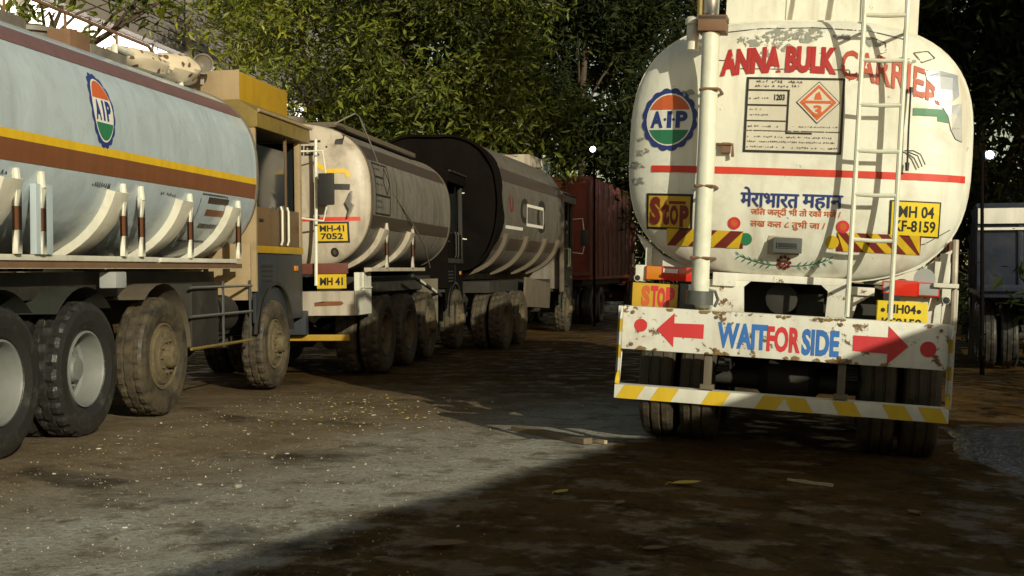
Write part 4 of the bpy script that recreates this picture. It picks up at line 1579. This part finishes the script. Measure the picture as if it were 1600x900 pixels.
    for s in (-1, 1):
        wheel(root, s * 1.08, 3.7, 0.52, s, False, 'tyre_muddy', 'rim_muddy')
        wheel(root, s * 1.08, 6.2, 0.52, s, False, 'tyre_muddy', 'rim_muddy')
        fl = MB()
        fl.box((s * 1.1 - 0.2, 4.35, 0.3), (s * 1.1 + 0.1, 4.38, 1.25))
        fl.build('mud_flap', 'dun', root, 0.01, jit=0.03)
    axle(root, 6.2, 0.52)
    cab(root, 5.42, 7.0, 1.17, 0, 'jet', 'jet', 'jet', 'jet', 'chassis', c_trim='chassis', c_handle='chassis')
    return root


def tanker_third():
    root = empty('tanker_truck', (-4.86, 23.2, -0.14), (0, 0, RAD(-4.0)))
    tag(root, 'tall grimy tanker lorry with a jet black rear end, beside the red lorry', 'tanker truck', 'tanker lorries parked in a row')
    T = Tank(1.3, 1.27, 2.72, 2.7, 6.8, 0.2)
    tank = T.body().build('tank', 'grime', root)
    T.end().build('tank_end', 'jet', root, jit=0.075)
    T.end(T.L, -1).build('tank_end', 'drab', root)
    m = MB()
    T.band(0.06, 0.34, (0, 2 * math.pi), 0.03, m=m)
    m.build('weld_band', 'jet', tank, jit=0.06)
    for s in (-1, 1):
        S = T.on_side(s)
        d = D2()
        d.rect(0.1, 3.18, T.L - 0.1, 3.42, 'd_dark', 0)
        d.build('painted_stripe', S, tank, 0.08)
        d = D2()
        d.rect(0.1, 1.9, T.L - 0.1, 2.12, 'd_dark', 0)
        d.build('painted_stripe', S, tank, 0.12)
    S = T.on_side(1)
    d = D2()
    d.text('U', 0.9, 2.62, 1.25, 2.92, 'd_maroon', 0, 0.05)
    d.text('C', 1.9, 2.45, 2.6, 2.95, 'd_black', 0, 0.04)
    d.text('C', 3.6, 2.3, 4.5, 3.0, 'd_black', 0, 0.03)
    d.frame(2.5, 2.4, 4.3, 2.85, 0.06, 'd_white', 1)
    d.rect(0.6, 2.3, 2.2, 2.36, 'd_white', 0)
    d.build('lettering', S, tank)
    saddles(root, T, [0.7, 2.6, 4.6, 6.2], 'dun', frame_z=1.45, w=0.2, proud=0.08, post=False)
    chassis(root, 0.3, 9.2)
    for y in (1.0, 2.4, 7.9):
        axle(root, y, 0.55)
        for s in (-1, 1):
            wheel(root, s * 1.1, y, 0.55, s, y < 5, 'tyre_muddy', 'rim_muddy', 0.12 if y < 5 else -0.02, 0.55)
    for s in (-1, 1):
        sl = MB()
        sl.prism([(3.0, 0.75), (5.8, 0.65), (5.9, 1.2), (3.1, 1.38)], s * 1.14 - 0.02, s * 1.14 + 0.02, 'x')
        sl.build('side_skirt', 'dun', root, 0.01, jit=0.03)
        pt = MB()
        pt.box((s * 1.25 - 0.05, 6.85, 1.0), (s * 1.25 + 0.05, 6.95, 3.3))
        pt.build('end_post', 'dun', root, 0.01)
    cab(root, 7.05, 8.9, 1.2, 0, 'drab', 'darkgreen', 'darkgreen', 'drab', 'darkgreen', roof_z=3.2, c_trim='darkgreen')
    tb = MB()
    tb.box((-0.9, 5.6, 3.75), (0.75, 7.4, 4.15))
    tb.box((0.751, 6.9, 3.45), (0.80, 7.9, 4.1), 1)
    tb.box((0.5, 7.0, 3.47), (0.75, 7.9, 4.05), 1)
    tb.build('roof_locker', ['tan', 'bluegrey'], root, 0.03, jit=0.05)
    return root


tanker_rear()
tanker_first()
tanker_second()
tanker_third()


# ------------------------------------------------------------------ lorries with open bodies
def lorry(name, label, loc, yaw, L, W, z0, z1, body, trim, cabmat, rail=None):
    root = empty(name, loc, (0, 0, RAD(yaw)))
    tag(root, label, 'lorry')
    h = W / 2
    b = MB()
    b.box((-h, 0, z0), (h, 0.06, z1))
    b.box((-h, L - 0.06, z0), (h, L, z1))
    for s in (-1, 1):
        b.box((s * (h - 0.03) - 0.03, 0.06, z0), (s * (h - 0.03) + 0.03, L - 0.06, z1))
    b.box((-h, 0.06, z0 - 0.1), (h, L - 0.06, z0 - 0.002))
    bo = b.build('cargo_body', body, root, 0.01)
    r = MB()
    x = -h
    while x <= h + 0.01:
        r.box((x - 0.035, -0.04, z0), (x + 0.035, -0.002, z1))
        x += W / 4
    y = 0.5
    while y < L:
        for s in (-1, 1):
            r.box((s * (h + 0.02) - 0.018, y - 0.035, z0), (s * (h + 0.02) + 0.018, y + 0.035, z1))
        y += 0.9
    r.box((-h, -0.05, z1 - 0.1), (h, -0.042, z1))
    r.box((-h, -0.05, z0), (h, -0.042, z0 + 0.1))
    r.build('body_rib', trim, bo, 0.004)
    if rail:
        q = MB()
        q.box((-h - 0.02, -0.09, z1 - 0.32), (h + 0.02, -0.056, z1 - 0.08))
        q.box((-h - 0.02, -0.09, z1 - 0.42), (h + 0.02, -0.056, z1 - 0.38))
        q.build('reflective_board', rail, bo, 0.004)
    chassis(root, 0.2, L + 1.6)
    for y in (1.1, 2.4, L + 1.0):
        axle(root, y, 0.52)
        for s in (-1, 1):
            wheel(root, s * 1.05, y, 0.52, s, y < L, 'tyre', 'chassis', 0.12 if y < L else -0.02, 0.52, 0.004)
    cab(root, L + 0.08, L + 1.8, 1.16, 0, cabmat, cabmat, cabmat, cabmat, trim, c_trim=trim)
    return root


lorry('cargo_lorry', 'red high sided cargo lorry at the far end of the tanker row', (-4.05, 34.0, -0.14), -5, 8.0, 2.5, 1.35, 4.0, 'redbody', 'maroon', 'redbody')
lorry('tipper_lorry', 'dark blue lorry with a white reflective board, parked beyond the cream tanker under the trees', (5.55, 20.6, -0.2), -10, 5.5, 2.4, 1.25, 2.62, 'blue', 'blue', 'blue', 'd_white')

# ------------------------------------------------------------------ unseen shed, added so its roof edge shades the foreground and bumper
EDGE_DIR = Vector((1.6, 4.18, 0)).normalized()
GP = Vector((-0.83, 9.98, -0.02))                # a point of the shadow's edge on the ground
HS = 2.7
off = (HS + 0.02) / math.tan(RAD(SUN_EL))
e0 = GP + Vector((math.sin(RAD(SUN_AZ)), -math.cos(RAD(SUN_AZ)), 0)) * off
ang = math.atan2(EDGE_DIR.x, EDGE_DIR.y)
shed = empty('shadow_caster_shed', (e0.x, e0.y, -0.12), (0, 0, -ang))
tag(shed, 'unseen flat roofed shed added behind the viewer to shade the foreground', 'shed')
m = MB()
m.box((0.35, -13.0, 0.0), (0.55, 3.6, HS - 0.15))
m.box((0.55, -13.0, 0.0), (5.5, -12.8, HS - 0.15))
m.box((0.55, 3.4, 0.0), (5.5, 3.6, HS - 0.15))
m.box((5.5, -13.0, 0.0), (5.7, 3.6, HS - 0.15))
m.build('wall', 'concrete', shed, 0.01)
m = MB()
ev = [(0.0, -13.3)]
yy_ = -13.3
while yy_ < 3.9:
    yy_ += 0.55
    ev.append((0.06 * mnoise.noise(Vector((yy_ * 0.9, 0, 0))), yy_))
for (a, b), (c, d_) in zip(ev, ev[1:]):
    m.prism([(a, b), (c, d_), (6.0, d_), (6.0, b)], HS - 0.12, HS + 0.1, 'z')
m.build('roof', 'concrete', shed)
m = MB()
m.box((0.31, -6.0, 0.0), (0.348, -4.6, 2.3))
dr = m.build('door', 'blue', shed, 0.01)
m = MB()
m.box((0.28, -4.85, 1.0), (0.309, -4.75, 1.2))
m.build('handle', 'steel', dr)

# ------------------------------------------------------------------ long building with a lit strip of windows, upper left
wh = empty('warehouse', (-16.0, 20.0, 0))
tag(wh, 'long grey sheeted building with a brightly lit white strip of windows, behind the near tanker', 'building')
m = MB()
m.box((-10.0, 0, 0), (0.0, 40.0, 7.2))
m.build('wall', 'wall', wh)
m = MB()
y = 0.0
while y < 40:
    m.box((0.002, y + 0.06, 7.24), (0.05, y + 3.94, 8.0))
    y += 4.0
m.build('lit_window', 'lit', wh)
m = MB()
m.box((-10.0, 0, 7.2), (-0.02, 40, 8.05))
y = 0.0
while y <= 40:
    m.box((-0.018, y - 0.05, 7.2), (0.08, y + 0.05, 8.05))
    y += 4.0
m.build('window_frame', 'wall', wh)
m = MB()
m.box((-10, -0.2, 8.06), (0.3, 40.2, 8.16))
for i in range(22):
    m.box((0.0, -0.2, 8.16 + i * 0.25), (0.16 - 0.0, 40.2, 8.16 + i * 0.25 + 0.215))
    m.box((-0.2, -0.2, 8.16 + i * 0.25 + 0.005), (0.0, 40.2, 8.16 + (i + 1) * 0.25 - 0.005))
m.build('upper_cladding', 'wall', wh)
m = MB()
for y in (8, 18, 28):
    m.box((0.3, y - 0.1, 0), (0.5, y + 0.1, 11))
m.build('column', 'concrete', wh)

# ------------------------------------------------------------------ trees
LEAF = {  # lamp falloff painted into leaf colour: lit, half lit and unlit sets
    'sun': [leafmat('leaf_lit_yellow_green', (0.27, 0.29, 0.028)), leafmat('leaf_lit_mid_green', (0.18, 0.215, 0.028)), leafmat('leaf_lit_deep_green', (0.085, 0.11, 0.02))],
    'mid': [leafmat('leaf_half_lit_green', (0.17, 0.195, 0.026), 0.35), leafmat('leaf_half_lit_bottle', (0.085, 0.105, 0.018), 0.3), leafmat('leaf_half_lit_deep', (0.032, 0.042, 0.012), 0.2)],
    'dark': [leafmat('leaf_unlit_green', (0.030, 0.042, 0.014), 0.15, 0.7), leafmat('leaf_unlit_deep', (0.020, 0.030, 0.011), 0.15, 0.7), leafmat('leaf_unlit_olive', (0.050, 0.058, 0.016), 0.15, 0.7)],
}


def leaves(name, clumps, per, size, mats, parent, seed, droop=0.5, asp=0.3):
    rr = random.Random(seed)
    V, F, MI = [], [], []
    for (c, sr) in clumps:
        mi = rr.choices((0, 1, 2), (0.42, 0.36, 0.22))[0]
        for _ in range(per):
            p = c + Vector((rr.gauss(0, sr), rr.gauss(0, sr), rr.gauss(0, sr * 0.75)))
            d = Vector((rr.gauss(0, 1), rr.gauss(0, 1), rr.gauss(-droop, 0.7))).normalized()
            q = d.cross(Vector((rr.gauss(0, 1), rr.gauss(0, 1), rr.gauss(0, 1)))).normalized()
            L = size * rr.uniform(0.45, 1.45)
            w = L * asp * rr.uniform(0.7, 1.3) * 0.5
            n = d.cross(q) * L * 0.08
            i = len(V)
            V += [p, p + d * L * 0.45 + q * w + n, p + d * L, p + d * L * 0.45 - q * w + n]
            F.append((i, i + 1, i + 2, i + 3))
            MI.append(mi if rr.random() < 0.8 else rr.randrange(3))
    me = bpy.data.meshes.new(name)
    me.from_pydata(V, [], F)
    for m_ in mats:
        me.materials.append(m_)
    me.polygons.foreach_set('material_index', MI)
    me.update()
    return link(bpy.data.objects.new(name, me), parent)


def tree(name, label, x, y, lobes, nclump, per, size, kind, seed, trunk_r=0.22, fork=2.6, group=None, sr=0.42, shell=0.55, droop=0.5):
    """lobes: list of (cx, cy, cz, rx, ry, rz) relative to the foot; limbs run from the trunk to every lobe"""
    rr = random.Random(seed)
    z = ground_z(x, y) - 0.05
    root = empty(name, (x, y, z))
    tag(root, label, 'tree', group)
    t = MB()
    bend = Vector((rr.uniform(-0.3, 0.3), rr.uniform(-0.3, 0.3), 0))
    top = Vector((0, 0, fork)) + bend
    t.tube([(0, 0, 0), bend * 0.3 + Vector((0, 0, fork * 0.3)), bend * 0.5 + Vector((0, 0, fork * 0.65)), top], [trunk_r * 1.35, trunk_r, trunk_r * 0.9, trunk_r * 0.85], 10)
    for (cx, cy, cz, rx, ry, rz) in lobes:
        c = Vector((cx, cy, cz))
        mid = top.lerp(c, 0.5) + Vector((rr.uniform(-.3, .3), rr.uniform(-.3, .3), 0.2))
        t.tube([top - Vector((0, 0, 0.1)), mid, c], [trunk_r * 0.6, trunk_r * 0.4, trunk_r * 0.15], 8)
        for _ in range(4):
            e = c + Vector((rr.uniform(-rx, rx), rr.uniform(-ry, ry), rr.uniform(-rz, rz))) * 0.7
            s = mid.lerp(c, rr.random())
            t.tube([s, s.lerp(e, 0.5) + Vector((0, 0, 0.15)), e], [trunk_r * 0.22, trunk_r * 0.14, trunk_r * 0.05], 6)
    t.build('trunk', 'bark', root)
    vol = sum(l[3] * l[4] * l[5] for l in lobes)
    cl = []
    for (cx, cy, cz, rx, ry, rz) in lobes:
        for _ in range(max(4, int(nclump * rx * ry * rz / vol))):
            u = Vector((rr.gauss(0, 1), rr.gauss(0, 1), rr.gauss(0, 1))).normalized() * (rr.uniform(shell ** 3, 1) ** (1 / 3))
            cl.append((Vector((cx + u.x * rx, cy + u.y * ry, cz + u.z * rz)), sr * rr.uniform(0.6, 1.25)))
    leaves('crown', cl, per, size, LEAF[kind], root, seed + 1, droop)
    return root


G1 = None
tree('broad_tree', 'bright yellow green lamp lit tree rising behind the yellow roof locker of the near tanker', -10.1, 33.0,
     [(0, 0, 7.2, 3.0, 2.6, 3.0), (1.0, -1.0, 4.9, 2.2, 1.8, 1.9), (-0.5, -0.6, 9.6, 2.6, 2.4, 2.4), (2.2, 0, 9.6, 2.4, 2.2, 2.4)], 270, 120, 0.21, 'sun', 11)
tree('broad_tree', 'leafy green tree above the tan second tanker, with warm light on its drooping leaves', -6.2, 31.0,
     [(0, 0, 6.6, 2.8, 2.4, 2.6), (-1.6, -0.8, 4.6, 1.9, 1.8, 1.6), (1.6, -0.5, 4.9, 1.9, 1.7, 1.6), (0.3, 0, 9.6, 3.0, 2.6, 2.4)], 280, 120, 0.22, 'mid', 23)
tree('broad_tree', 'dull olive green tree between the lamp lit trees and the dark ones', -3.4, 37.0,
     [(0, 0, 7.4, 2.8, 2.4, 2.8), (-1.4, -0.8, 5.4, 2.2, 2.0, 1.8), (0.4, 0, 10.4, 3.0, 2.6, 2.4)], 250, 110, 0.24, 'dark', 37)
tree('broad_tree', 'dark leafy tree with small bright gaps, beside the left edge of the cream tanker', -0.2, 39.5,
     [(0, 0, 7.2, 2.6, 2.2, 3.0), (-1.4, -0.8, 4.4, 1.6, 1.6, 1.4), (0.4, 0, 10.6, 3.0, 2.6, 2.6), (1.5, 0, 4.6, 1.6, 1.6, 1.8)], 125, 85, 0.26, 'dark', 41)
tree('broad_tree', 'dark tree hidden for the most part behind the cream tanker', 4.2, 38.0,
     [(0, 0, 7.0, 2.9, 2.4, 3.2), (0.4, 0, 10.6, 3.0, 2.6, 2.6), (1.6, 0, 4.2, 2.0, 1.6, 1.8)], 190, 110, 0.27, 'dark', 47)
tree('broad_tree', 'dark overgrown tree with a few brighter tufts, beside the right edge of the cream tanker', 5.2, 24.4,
     [(0, 0, 4.6, 2.3, 2.0, 2.2), (-0.8, -0.5, 6.6, 2.2, 1.9, 2.0), (1.4, 0, 7.2, 2.2, 2.0, 2.2), (-3.4, -1.0, 8.9, 2.4, 2.8, 1.3)], 270, 85, 0.27, 'dark', 53, trunk_r=0.22)  # last lobe added overhead, out of view, to block sky light
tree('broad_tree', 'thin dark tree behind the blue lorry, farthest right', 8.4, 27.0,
     [(0, 0, 4.2, 2.4, 2.2, 2.2), (0.2, -0.5, 7.4, 2.6, 2.2, 2.6), (-1.8, -6.5, 7.4, 2.6, 3.0, 1.7), (0.6, -8.5, 6.4, 2.4, 2.6, 1.9)], 300, 80, 0.28, 'dark', 59)  # last two lobes added overhead, out of view, shading the blue lorry
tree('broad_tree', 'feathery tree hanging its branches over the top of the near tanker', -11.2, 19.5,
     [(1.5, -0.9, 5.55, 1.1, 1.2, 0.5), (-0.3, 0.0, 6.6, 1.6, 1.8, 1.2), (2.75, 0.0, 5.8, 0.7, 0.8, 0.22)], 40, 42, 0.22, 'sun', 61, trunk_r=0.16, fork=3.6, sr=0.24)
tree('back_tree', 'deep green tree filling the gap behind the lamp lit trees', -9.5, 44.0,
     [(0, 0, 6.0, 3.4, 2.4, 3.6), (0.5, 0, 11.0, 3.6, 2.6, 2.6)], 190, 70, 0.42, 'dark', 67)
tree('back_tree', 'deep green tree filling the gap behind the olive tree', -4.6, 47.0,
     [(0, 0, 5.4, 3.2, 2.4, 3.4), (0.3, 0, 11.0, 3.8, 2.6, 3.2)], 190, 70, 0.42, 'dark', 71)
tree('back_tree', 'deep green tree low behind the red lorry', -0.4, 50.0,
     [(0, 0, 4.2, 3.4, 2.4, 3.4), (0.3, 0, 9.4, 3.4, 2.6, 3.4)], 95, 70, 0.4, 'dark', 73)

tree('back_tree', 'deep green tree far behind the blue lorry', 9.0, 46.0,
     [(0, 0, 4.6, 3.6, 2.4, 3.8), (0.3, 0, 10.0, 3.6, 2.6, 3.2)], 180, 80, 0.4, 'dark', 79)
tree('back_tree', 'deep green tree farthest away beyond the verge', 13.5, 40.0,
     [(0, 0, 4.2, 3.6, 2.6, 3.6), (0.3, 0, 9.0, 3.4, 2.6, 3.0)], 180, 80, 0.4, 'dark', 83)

# undergrowth along the verge: nobody could count it
rr = random.Random(3)
cl = []
for i in range(150):
    y = rr.uniform(13, 40)
    x = 4.2 + 0.11 * (y - 13) + rr.uniform(0.0, 4.0)
    if 18.5 < y < 29 and x < 9.2:
        continue
    cl.append((Vector((x, y, ground_z(x, y) + rr.uniform(0.1, 1.2))), 0.4))
for i in range(120):
    x = rr.uniform(-9, 3)
    cl.append((Vector((x, rr.uniform(46, 52), rr.uniform(0.1, 3.5))), 0.7))
tag(leaves('undergrowth', cl, 70, 0.26, LEAF['dark'], None, 5), kind='stuff')

# ------------------------------------------------------------------ lit lamps among the trees
def lamp_post(x, y, z, label, head=0.16, mat='lamp'):
    root = empty('street_lamp', (x, y, ground_z(x, y)))
    tag(root, label, 'street lamp', 'lit lamps among the trees')
    m = MB()
    m.tube([(0, 0, 0), (0, 0, z * 0.6), (0, 0, z + 0.15), (0, -0.25, z + 0.2)], [0.035, 0.028, 0.024, 0.02], 10)
    m.build('pole', 'jet', root)
    m = MB()
    m.box((-head * 1.2, -0.5, z + 0.115 - head * 1.2), (head * 1.2, -0.25, z + 0.115 + head * 1.2))
    hd = m.build('lamp_head', 'black', root, 0.015)
    m = MB()
    m.lathe([(head, -0.502), (head * 0.9, -0.53), (head * 0.5, -0.545), (0.001, -0.55)], (0, 0, z + 0.115), 'y', 18)
    m.build('lens', mat, hd)
    return root


lamp_post(-2.62, 33.2, 4.45, 'small lit white lamp in front of the dark leaves above the red lorry', 0.07)
lamp_post(-2.0, 53.5, 7.2, 'lit lamp glinting through the dark tree left of the cream tanker', 0.9)
lamp_post(-0.9, 54.5, 5.9, 'lit lamp glinting low through the dark tree left of the cream tanker', 0.9)
lamp_post(4.22, 19.9, 3.12, 'small cool white lamp against dark leaves, right of the cream tanker', 0.055, 'lamp_cool')

# ------------------------------------------------------------------ small things
# spotted bundle on top of the near tanker
b = MB()
def bundle(m, c, rx, ry, rz, seed):
    rows = []
    for i in range(13):
        ph = -math.pi / 2 + math.pi * i / 12
        row = []
        for j in range(25):
            th = 2 * math.pi * j / 24
            p = Vector((math.cos(ph) * math.cos(th), math.sin(ph), math.cos(ph) * math.sin(th)))
            k_ = 1 + 0.22 * mnoise.noise(p * 2.2 + Vector((seed, 0, 0)))
            row.append((c[0] + p.x * rx * k_, c[1] + p.y * ry * k_, c[2] + p.z * rz * k_))
        rows.append(row)
    m.strip(rows)
bundle(b, (0, 0.5, 0.13), 0.22, 0.6, 0.13, 1.0)
bundle(b, (0.03, 1.25, 0.17), 0.22, 0.42, 0.17, 4.0)
k = NT('spotted_cloth')
vo = k.n('ShaderNodeTexVoronoi')
vo.inputs['Scale'].default_value = 9.0
k.l(k.tc.outputs['Object'], vo.inputs['Vector'])
k.base(k.mix(k.ramp(vo.outputs['Distance'], 0.26, 0.34), (0.12, 0.07, 0.04), (0.62, 0.52, 0.38)))
k.rough(0.9)
M['spotted'] = k.m
ob = b.build('cloth_bundle', 'spotted')
ob.location = (-5.72, 11.95, 3.39)
ob.rotation_euler = (0, 0, RAD(-5))
tag(ob, 'spotted cloth bundle rolled on top of the near tanker beside its yellow roof locker', 'bundle')
m = MB()
m.lathe([(0.03, 0.22), (0.04, 0.1), (0.10, 0.0), (0.115, -0.005), (0.10, 0.01), (0.03, 0.06), (0.001, 0.07)], (0, 0, 0.13), 'y', 20)
m.box((-0.02, 0.12, -0.08), (0.02, 0.16, 0.12))
ob = m.build('horn_speaker', 'drab')
ob.location = (-5.36, 13.42, 3.52)
ob.rotation_euler = (0, 0, RAD(25))
tag(ob, 'small round horn speaker perched by the spotted bundle on the near tanker', 'loudspeaker')

# litter
M['leafyellow'] = plain('yellow_leaf', (0.42, 0.30, 0.03), 0.7)
M['leafbrown'] = plain('dry_leaf', (0.16, 0.09, 0.035), 0.85)
M['stick'] = plain('pale_wood', (0.42, 0.33, 0.20), 0.8, 0, 0.3, 20)
M['plank'] = plain('muddy_wood', (0.16, 0.12, 0.075), 0.9, 0, 0.4, 12)
M['stone'] = plain('pale_stone', (0.30, 0.27, 0.21), 0.9, 0, 0.4, 14)
M['scrap'] = plain('plastic_scrap', (0.55, 0.52, 0.42), 0.35, 0, 0.3, 30)
M['scrapyellow'] = plain('yellow_scrap', (0.52, 0.40, 0.08), 0.45, 0, 0.35, 30)


def fallen_leaf(x, y, L, a, mat, label, curl=0.5, group=None):
    m = MB()
    rows = []
    for i in range(9):
        t = i / 8
        w = 0.34 * L * math.sin(math.pi * min(1, t * 0.97 + 0.03)) ** 0.8 * (1 - 0.25 * t)
        z = 0.012 + curl * L * 0.5 * (t - 0.4) ** 2
        rows.append([((t - 0.5) * L, -w, z + 0.25 * w), ((t - 0.5) * L, 0, z), ((t - 0.5) * L, w, z + 0.25 * w)])
    m.strip(rows)
    m.tube([(-0.5 * L, 0, 0.015 + curl * L * .08), (-0.62 * L, 0.02 * L, 0.03), (-0.72 * L, 0.05 * L, 0.012)], 0.003, 5)
    o = m.build('fallen_leaf', mat)
    o.location = (x, y, ground_z(x, y))
    o.rotation_euler = (0, 0, a)
    return tag(o, label, 'leaf', group)


fallen_leaf(-0.06, 8.39, 0.20, 0.35, 'leafyellow', 'curled yellow leaf on the wet brown ground behind the cream tanker')
fallen_leaf(-0.83, 7.94, 0.12, 1.0, 'leafyellow', 'small tan leaf on the dark ground at the shadow edge')
fallen_leaf(1.29, 7.94, 0.11, 2.0, 'leafbrown', 'orange brown leaf near the puddle at the right tyres')
fallen_leaf(-1.24, 6.33, 0.22, 0.2, 'leafbrown', 'dark flattened leaf low in the shaded foreground')
for i, (x, y) in enumerate([(0.15, 7.2), (-0.45, 7.6), (0.95, 7.1), (-1.5, 6.0), (0.6, 7.75), (-0.2, 6.4)]):
    fallen_leaf(x, y, 0.09 + 0.02 * (i % 3), i * 1.3, 'leafbrown', 'small dry brown leaf scattered on the shaded wet ground', group='dry leaves scattered in the shade')


def bar(name, a, b, w, h, mat, label, cat):
    p, q = Vector((a[0], a[1], 0)), Vector((b[0], b[1], 0))
    L = (q - p).length
    m = MB()
    n = 8
    rows = []
    for i in range(n + 1):
        t = i / n
        ww = w * (0.9 + 0.2 * mnoise.noise(Vector((t * 5, a[0] * 3, 0))))
        hh = h * (1 + 0.25 * mnoise.noise(Vector((t * 4, 0, a[1]))))
        rows.append([(L * (t - .5), -ww / 2, 0), (L * (t - .5), -ww / 2, hh), (L * (t - .5), ww / 2, hh), (L * (t - .5), ww / 2, 0)])
    m.strip(rows)
    for r in (rows[0], rows[-1]):
        m._f([m.b.verts.new(v) for v in r])
    o = m.build(name, mat)
    c = (p + q) / 2
    o.location = (c.x, c.y, ground_z(c.x, c.y) + 0.002)
    o.rotation_euler = (0, 0, math.atan2(q.y - p.y, q.x - p.x))
    return tag(o, label, cat)


bar('stick', (0.62, 8.95), (0.90, 8.75), 0.022, 0.018, 'stick', 'pale broken stick lying on the dark ground behind the cream tanker bumper', 'stick')
bar('board', (-1.55, 11.0), (-0.86, 10.25), 0.10, 0.045, 'plank', 'muddy board half sunk in the ground at the tip of the lit patch', 'board')
bar('stick', (-1.05, 10.62), (-0.72, 10.28), 0.035, 0.025, 'stick', 'pale split stick beside the muddy board near the left rear tyre', 'stick')


def chunk(name, x, y, s, mat, label, cat, group, flat=0.5, seed=0):
    m = MB()
    rr_ = random.Random(seed)
    rows = []
    for i in range(5):
        ph = -math.pi / 2 + math.pi * i / 4
        row = []
        for j in range(9):
            th = 2 * math.pi * (j % 8) / 8
            p = Vector((math.cos(ph) * math.cos(th), math.cos(ph) * math.sin(th), math.sin(ph)))
            q = 1 + 0.55 * mnoise.noise(p * 1.7 + Vector((seed * 3.1, 0, 0)))
            row.append((p.x * s * q, p.y * s * q * 0.75, p.z * s * flat * q))
        rows.append(row)
    m.strip(rows)
    o = m.build(name, mat, ang=0.4)
    o.location = (x, y, ground_z(x, y) + s * flat * 0.35)
    o.rotation_euler = (0, 0, rr_.uniform(0, 6))
    return tag(o, label, cat, group)


chunk('stone', -2.89, 7.83, 0.034, 'stone', 'largest pale stone on the lit dust', 'stone', None, 0.6, 3)
rr = random.Random(12)
proto = [chunk('litter_scrap', 0, 0, 0.03, mt, '', 'litter', None, 0.25, 20 + i) for i, mt in enumerate(('scrap', 'scrapyellow', 'stone'))]
spots = []
for i in range(135):
    if i < 80:
        x, y = -3.15 + rr.gauss(0, 0.42), 12.0 + rr.gauss(0, 0.75)         # heap of scraps
        k_ = 1 if rr.random() < 0.8 else 0
        lb, gp = 'yellowish scrap of litter on the ground in front of the second tanker', 'yellowish scraps by the second tanker'
    else:
        y = rr.uniform(5.8, 11.5)
        x = -3.6 + rr.uniform(-0.9, 1.5) + (0.12 * (9 - y))
        k_ = rr.choice((0, 2, 2))
        lb, gp = 'small pale bit of grit or litter on the lit dust', 'pale bits scattered on the lit ground'
    if x < -4.6 and y < 12:
        continue
    spots.append((x, y, k_, lb, gp))
for n_, (x, y, k_, lb, gp) in enumerate(spots):
    src = proto[k_]
    o = src.copy()
    COL.objects.link(o)
    s = rr.uniform(0.25, 0.75)
    o.scale = (s, s * rr.uniform(0.6, 1.2), s)
    o.location = (x, y, ground_z(x, y) + 0.004)
    o.rotation_euler = (0, 0, rr.uniform(0, 6))
    o['label'] = lb
    o['group'] = gp
for o in proto:
    bpy.data.objects.remove(o)

# gravel and grit over the lit dust: nobody could count it
V, F = [], []
for i in range(5200):
    y = 4.8 + 9.0 * rr.random() ** 1.3
    x = -4.6 + rr.random() * (3.6 + 0.12 * (y - 5))
    if rr.random() < smooth(-2.4, -0.6, x):
        continue
    s = rr.uniform(0.003, 0.009) * (1 if rr.random() < 0.94 else 2.0)
    z = ground_z(x, y)
    i0 = len(V)
    a = rr.uniform(0, 6)
    for j in range(4):
        V.append((x + s * rr.uniform(.6, 1.2) * math.cos(a + j * 1.57), y + s * rr.uniform(.6, 1.2) * math.sin(a + j * 1.57), z - 0.002))
    V.append((x + s * rr.uniform(-.3, .3), y + s * rr.uniform(-.3, .3), z + s * rr.uniform(0.5, 1.0)))
    for j in range(4):
        F.append((i0 + j, i0 + (j + 1) % 4, i0 + 4))
me = bpy.data.meshes.new('gravel')
me.from_pydata(V, [], F)
k = NT('grit')
gi = k.n('ShaderNodeNewGeometry')
k.base(k.mix(k.ramp(gi.outputs['Random Per Island'], 0.35, 1.0), (0.08, 0.068, 0.05), (0.50, 0.44, 0.33)))
k.rough(0.8)
me.materials.append(k.m)
tag(link(bpy.data.objects.new('gravel', me)), kind='stuff')
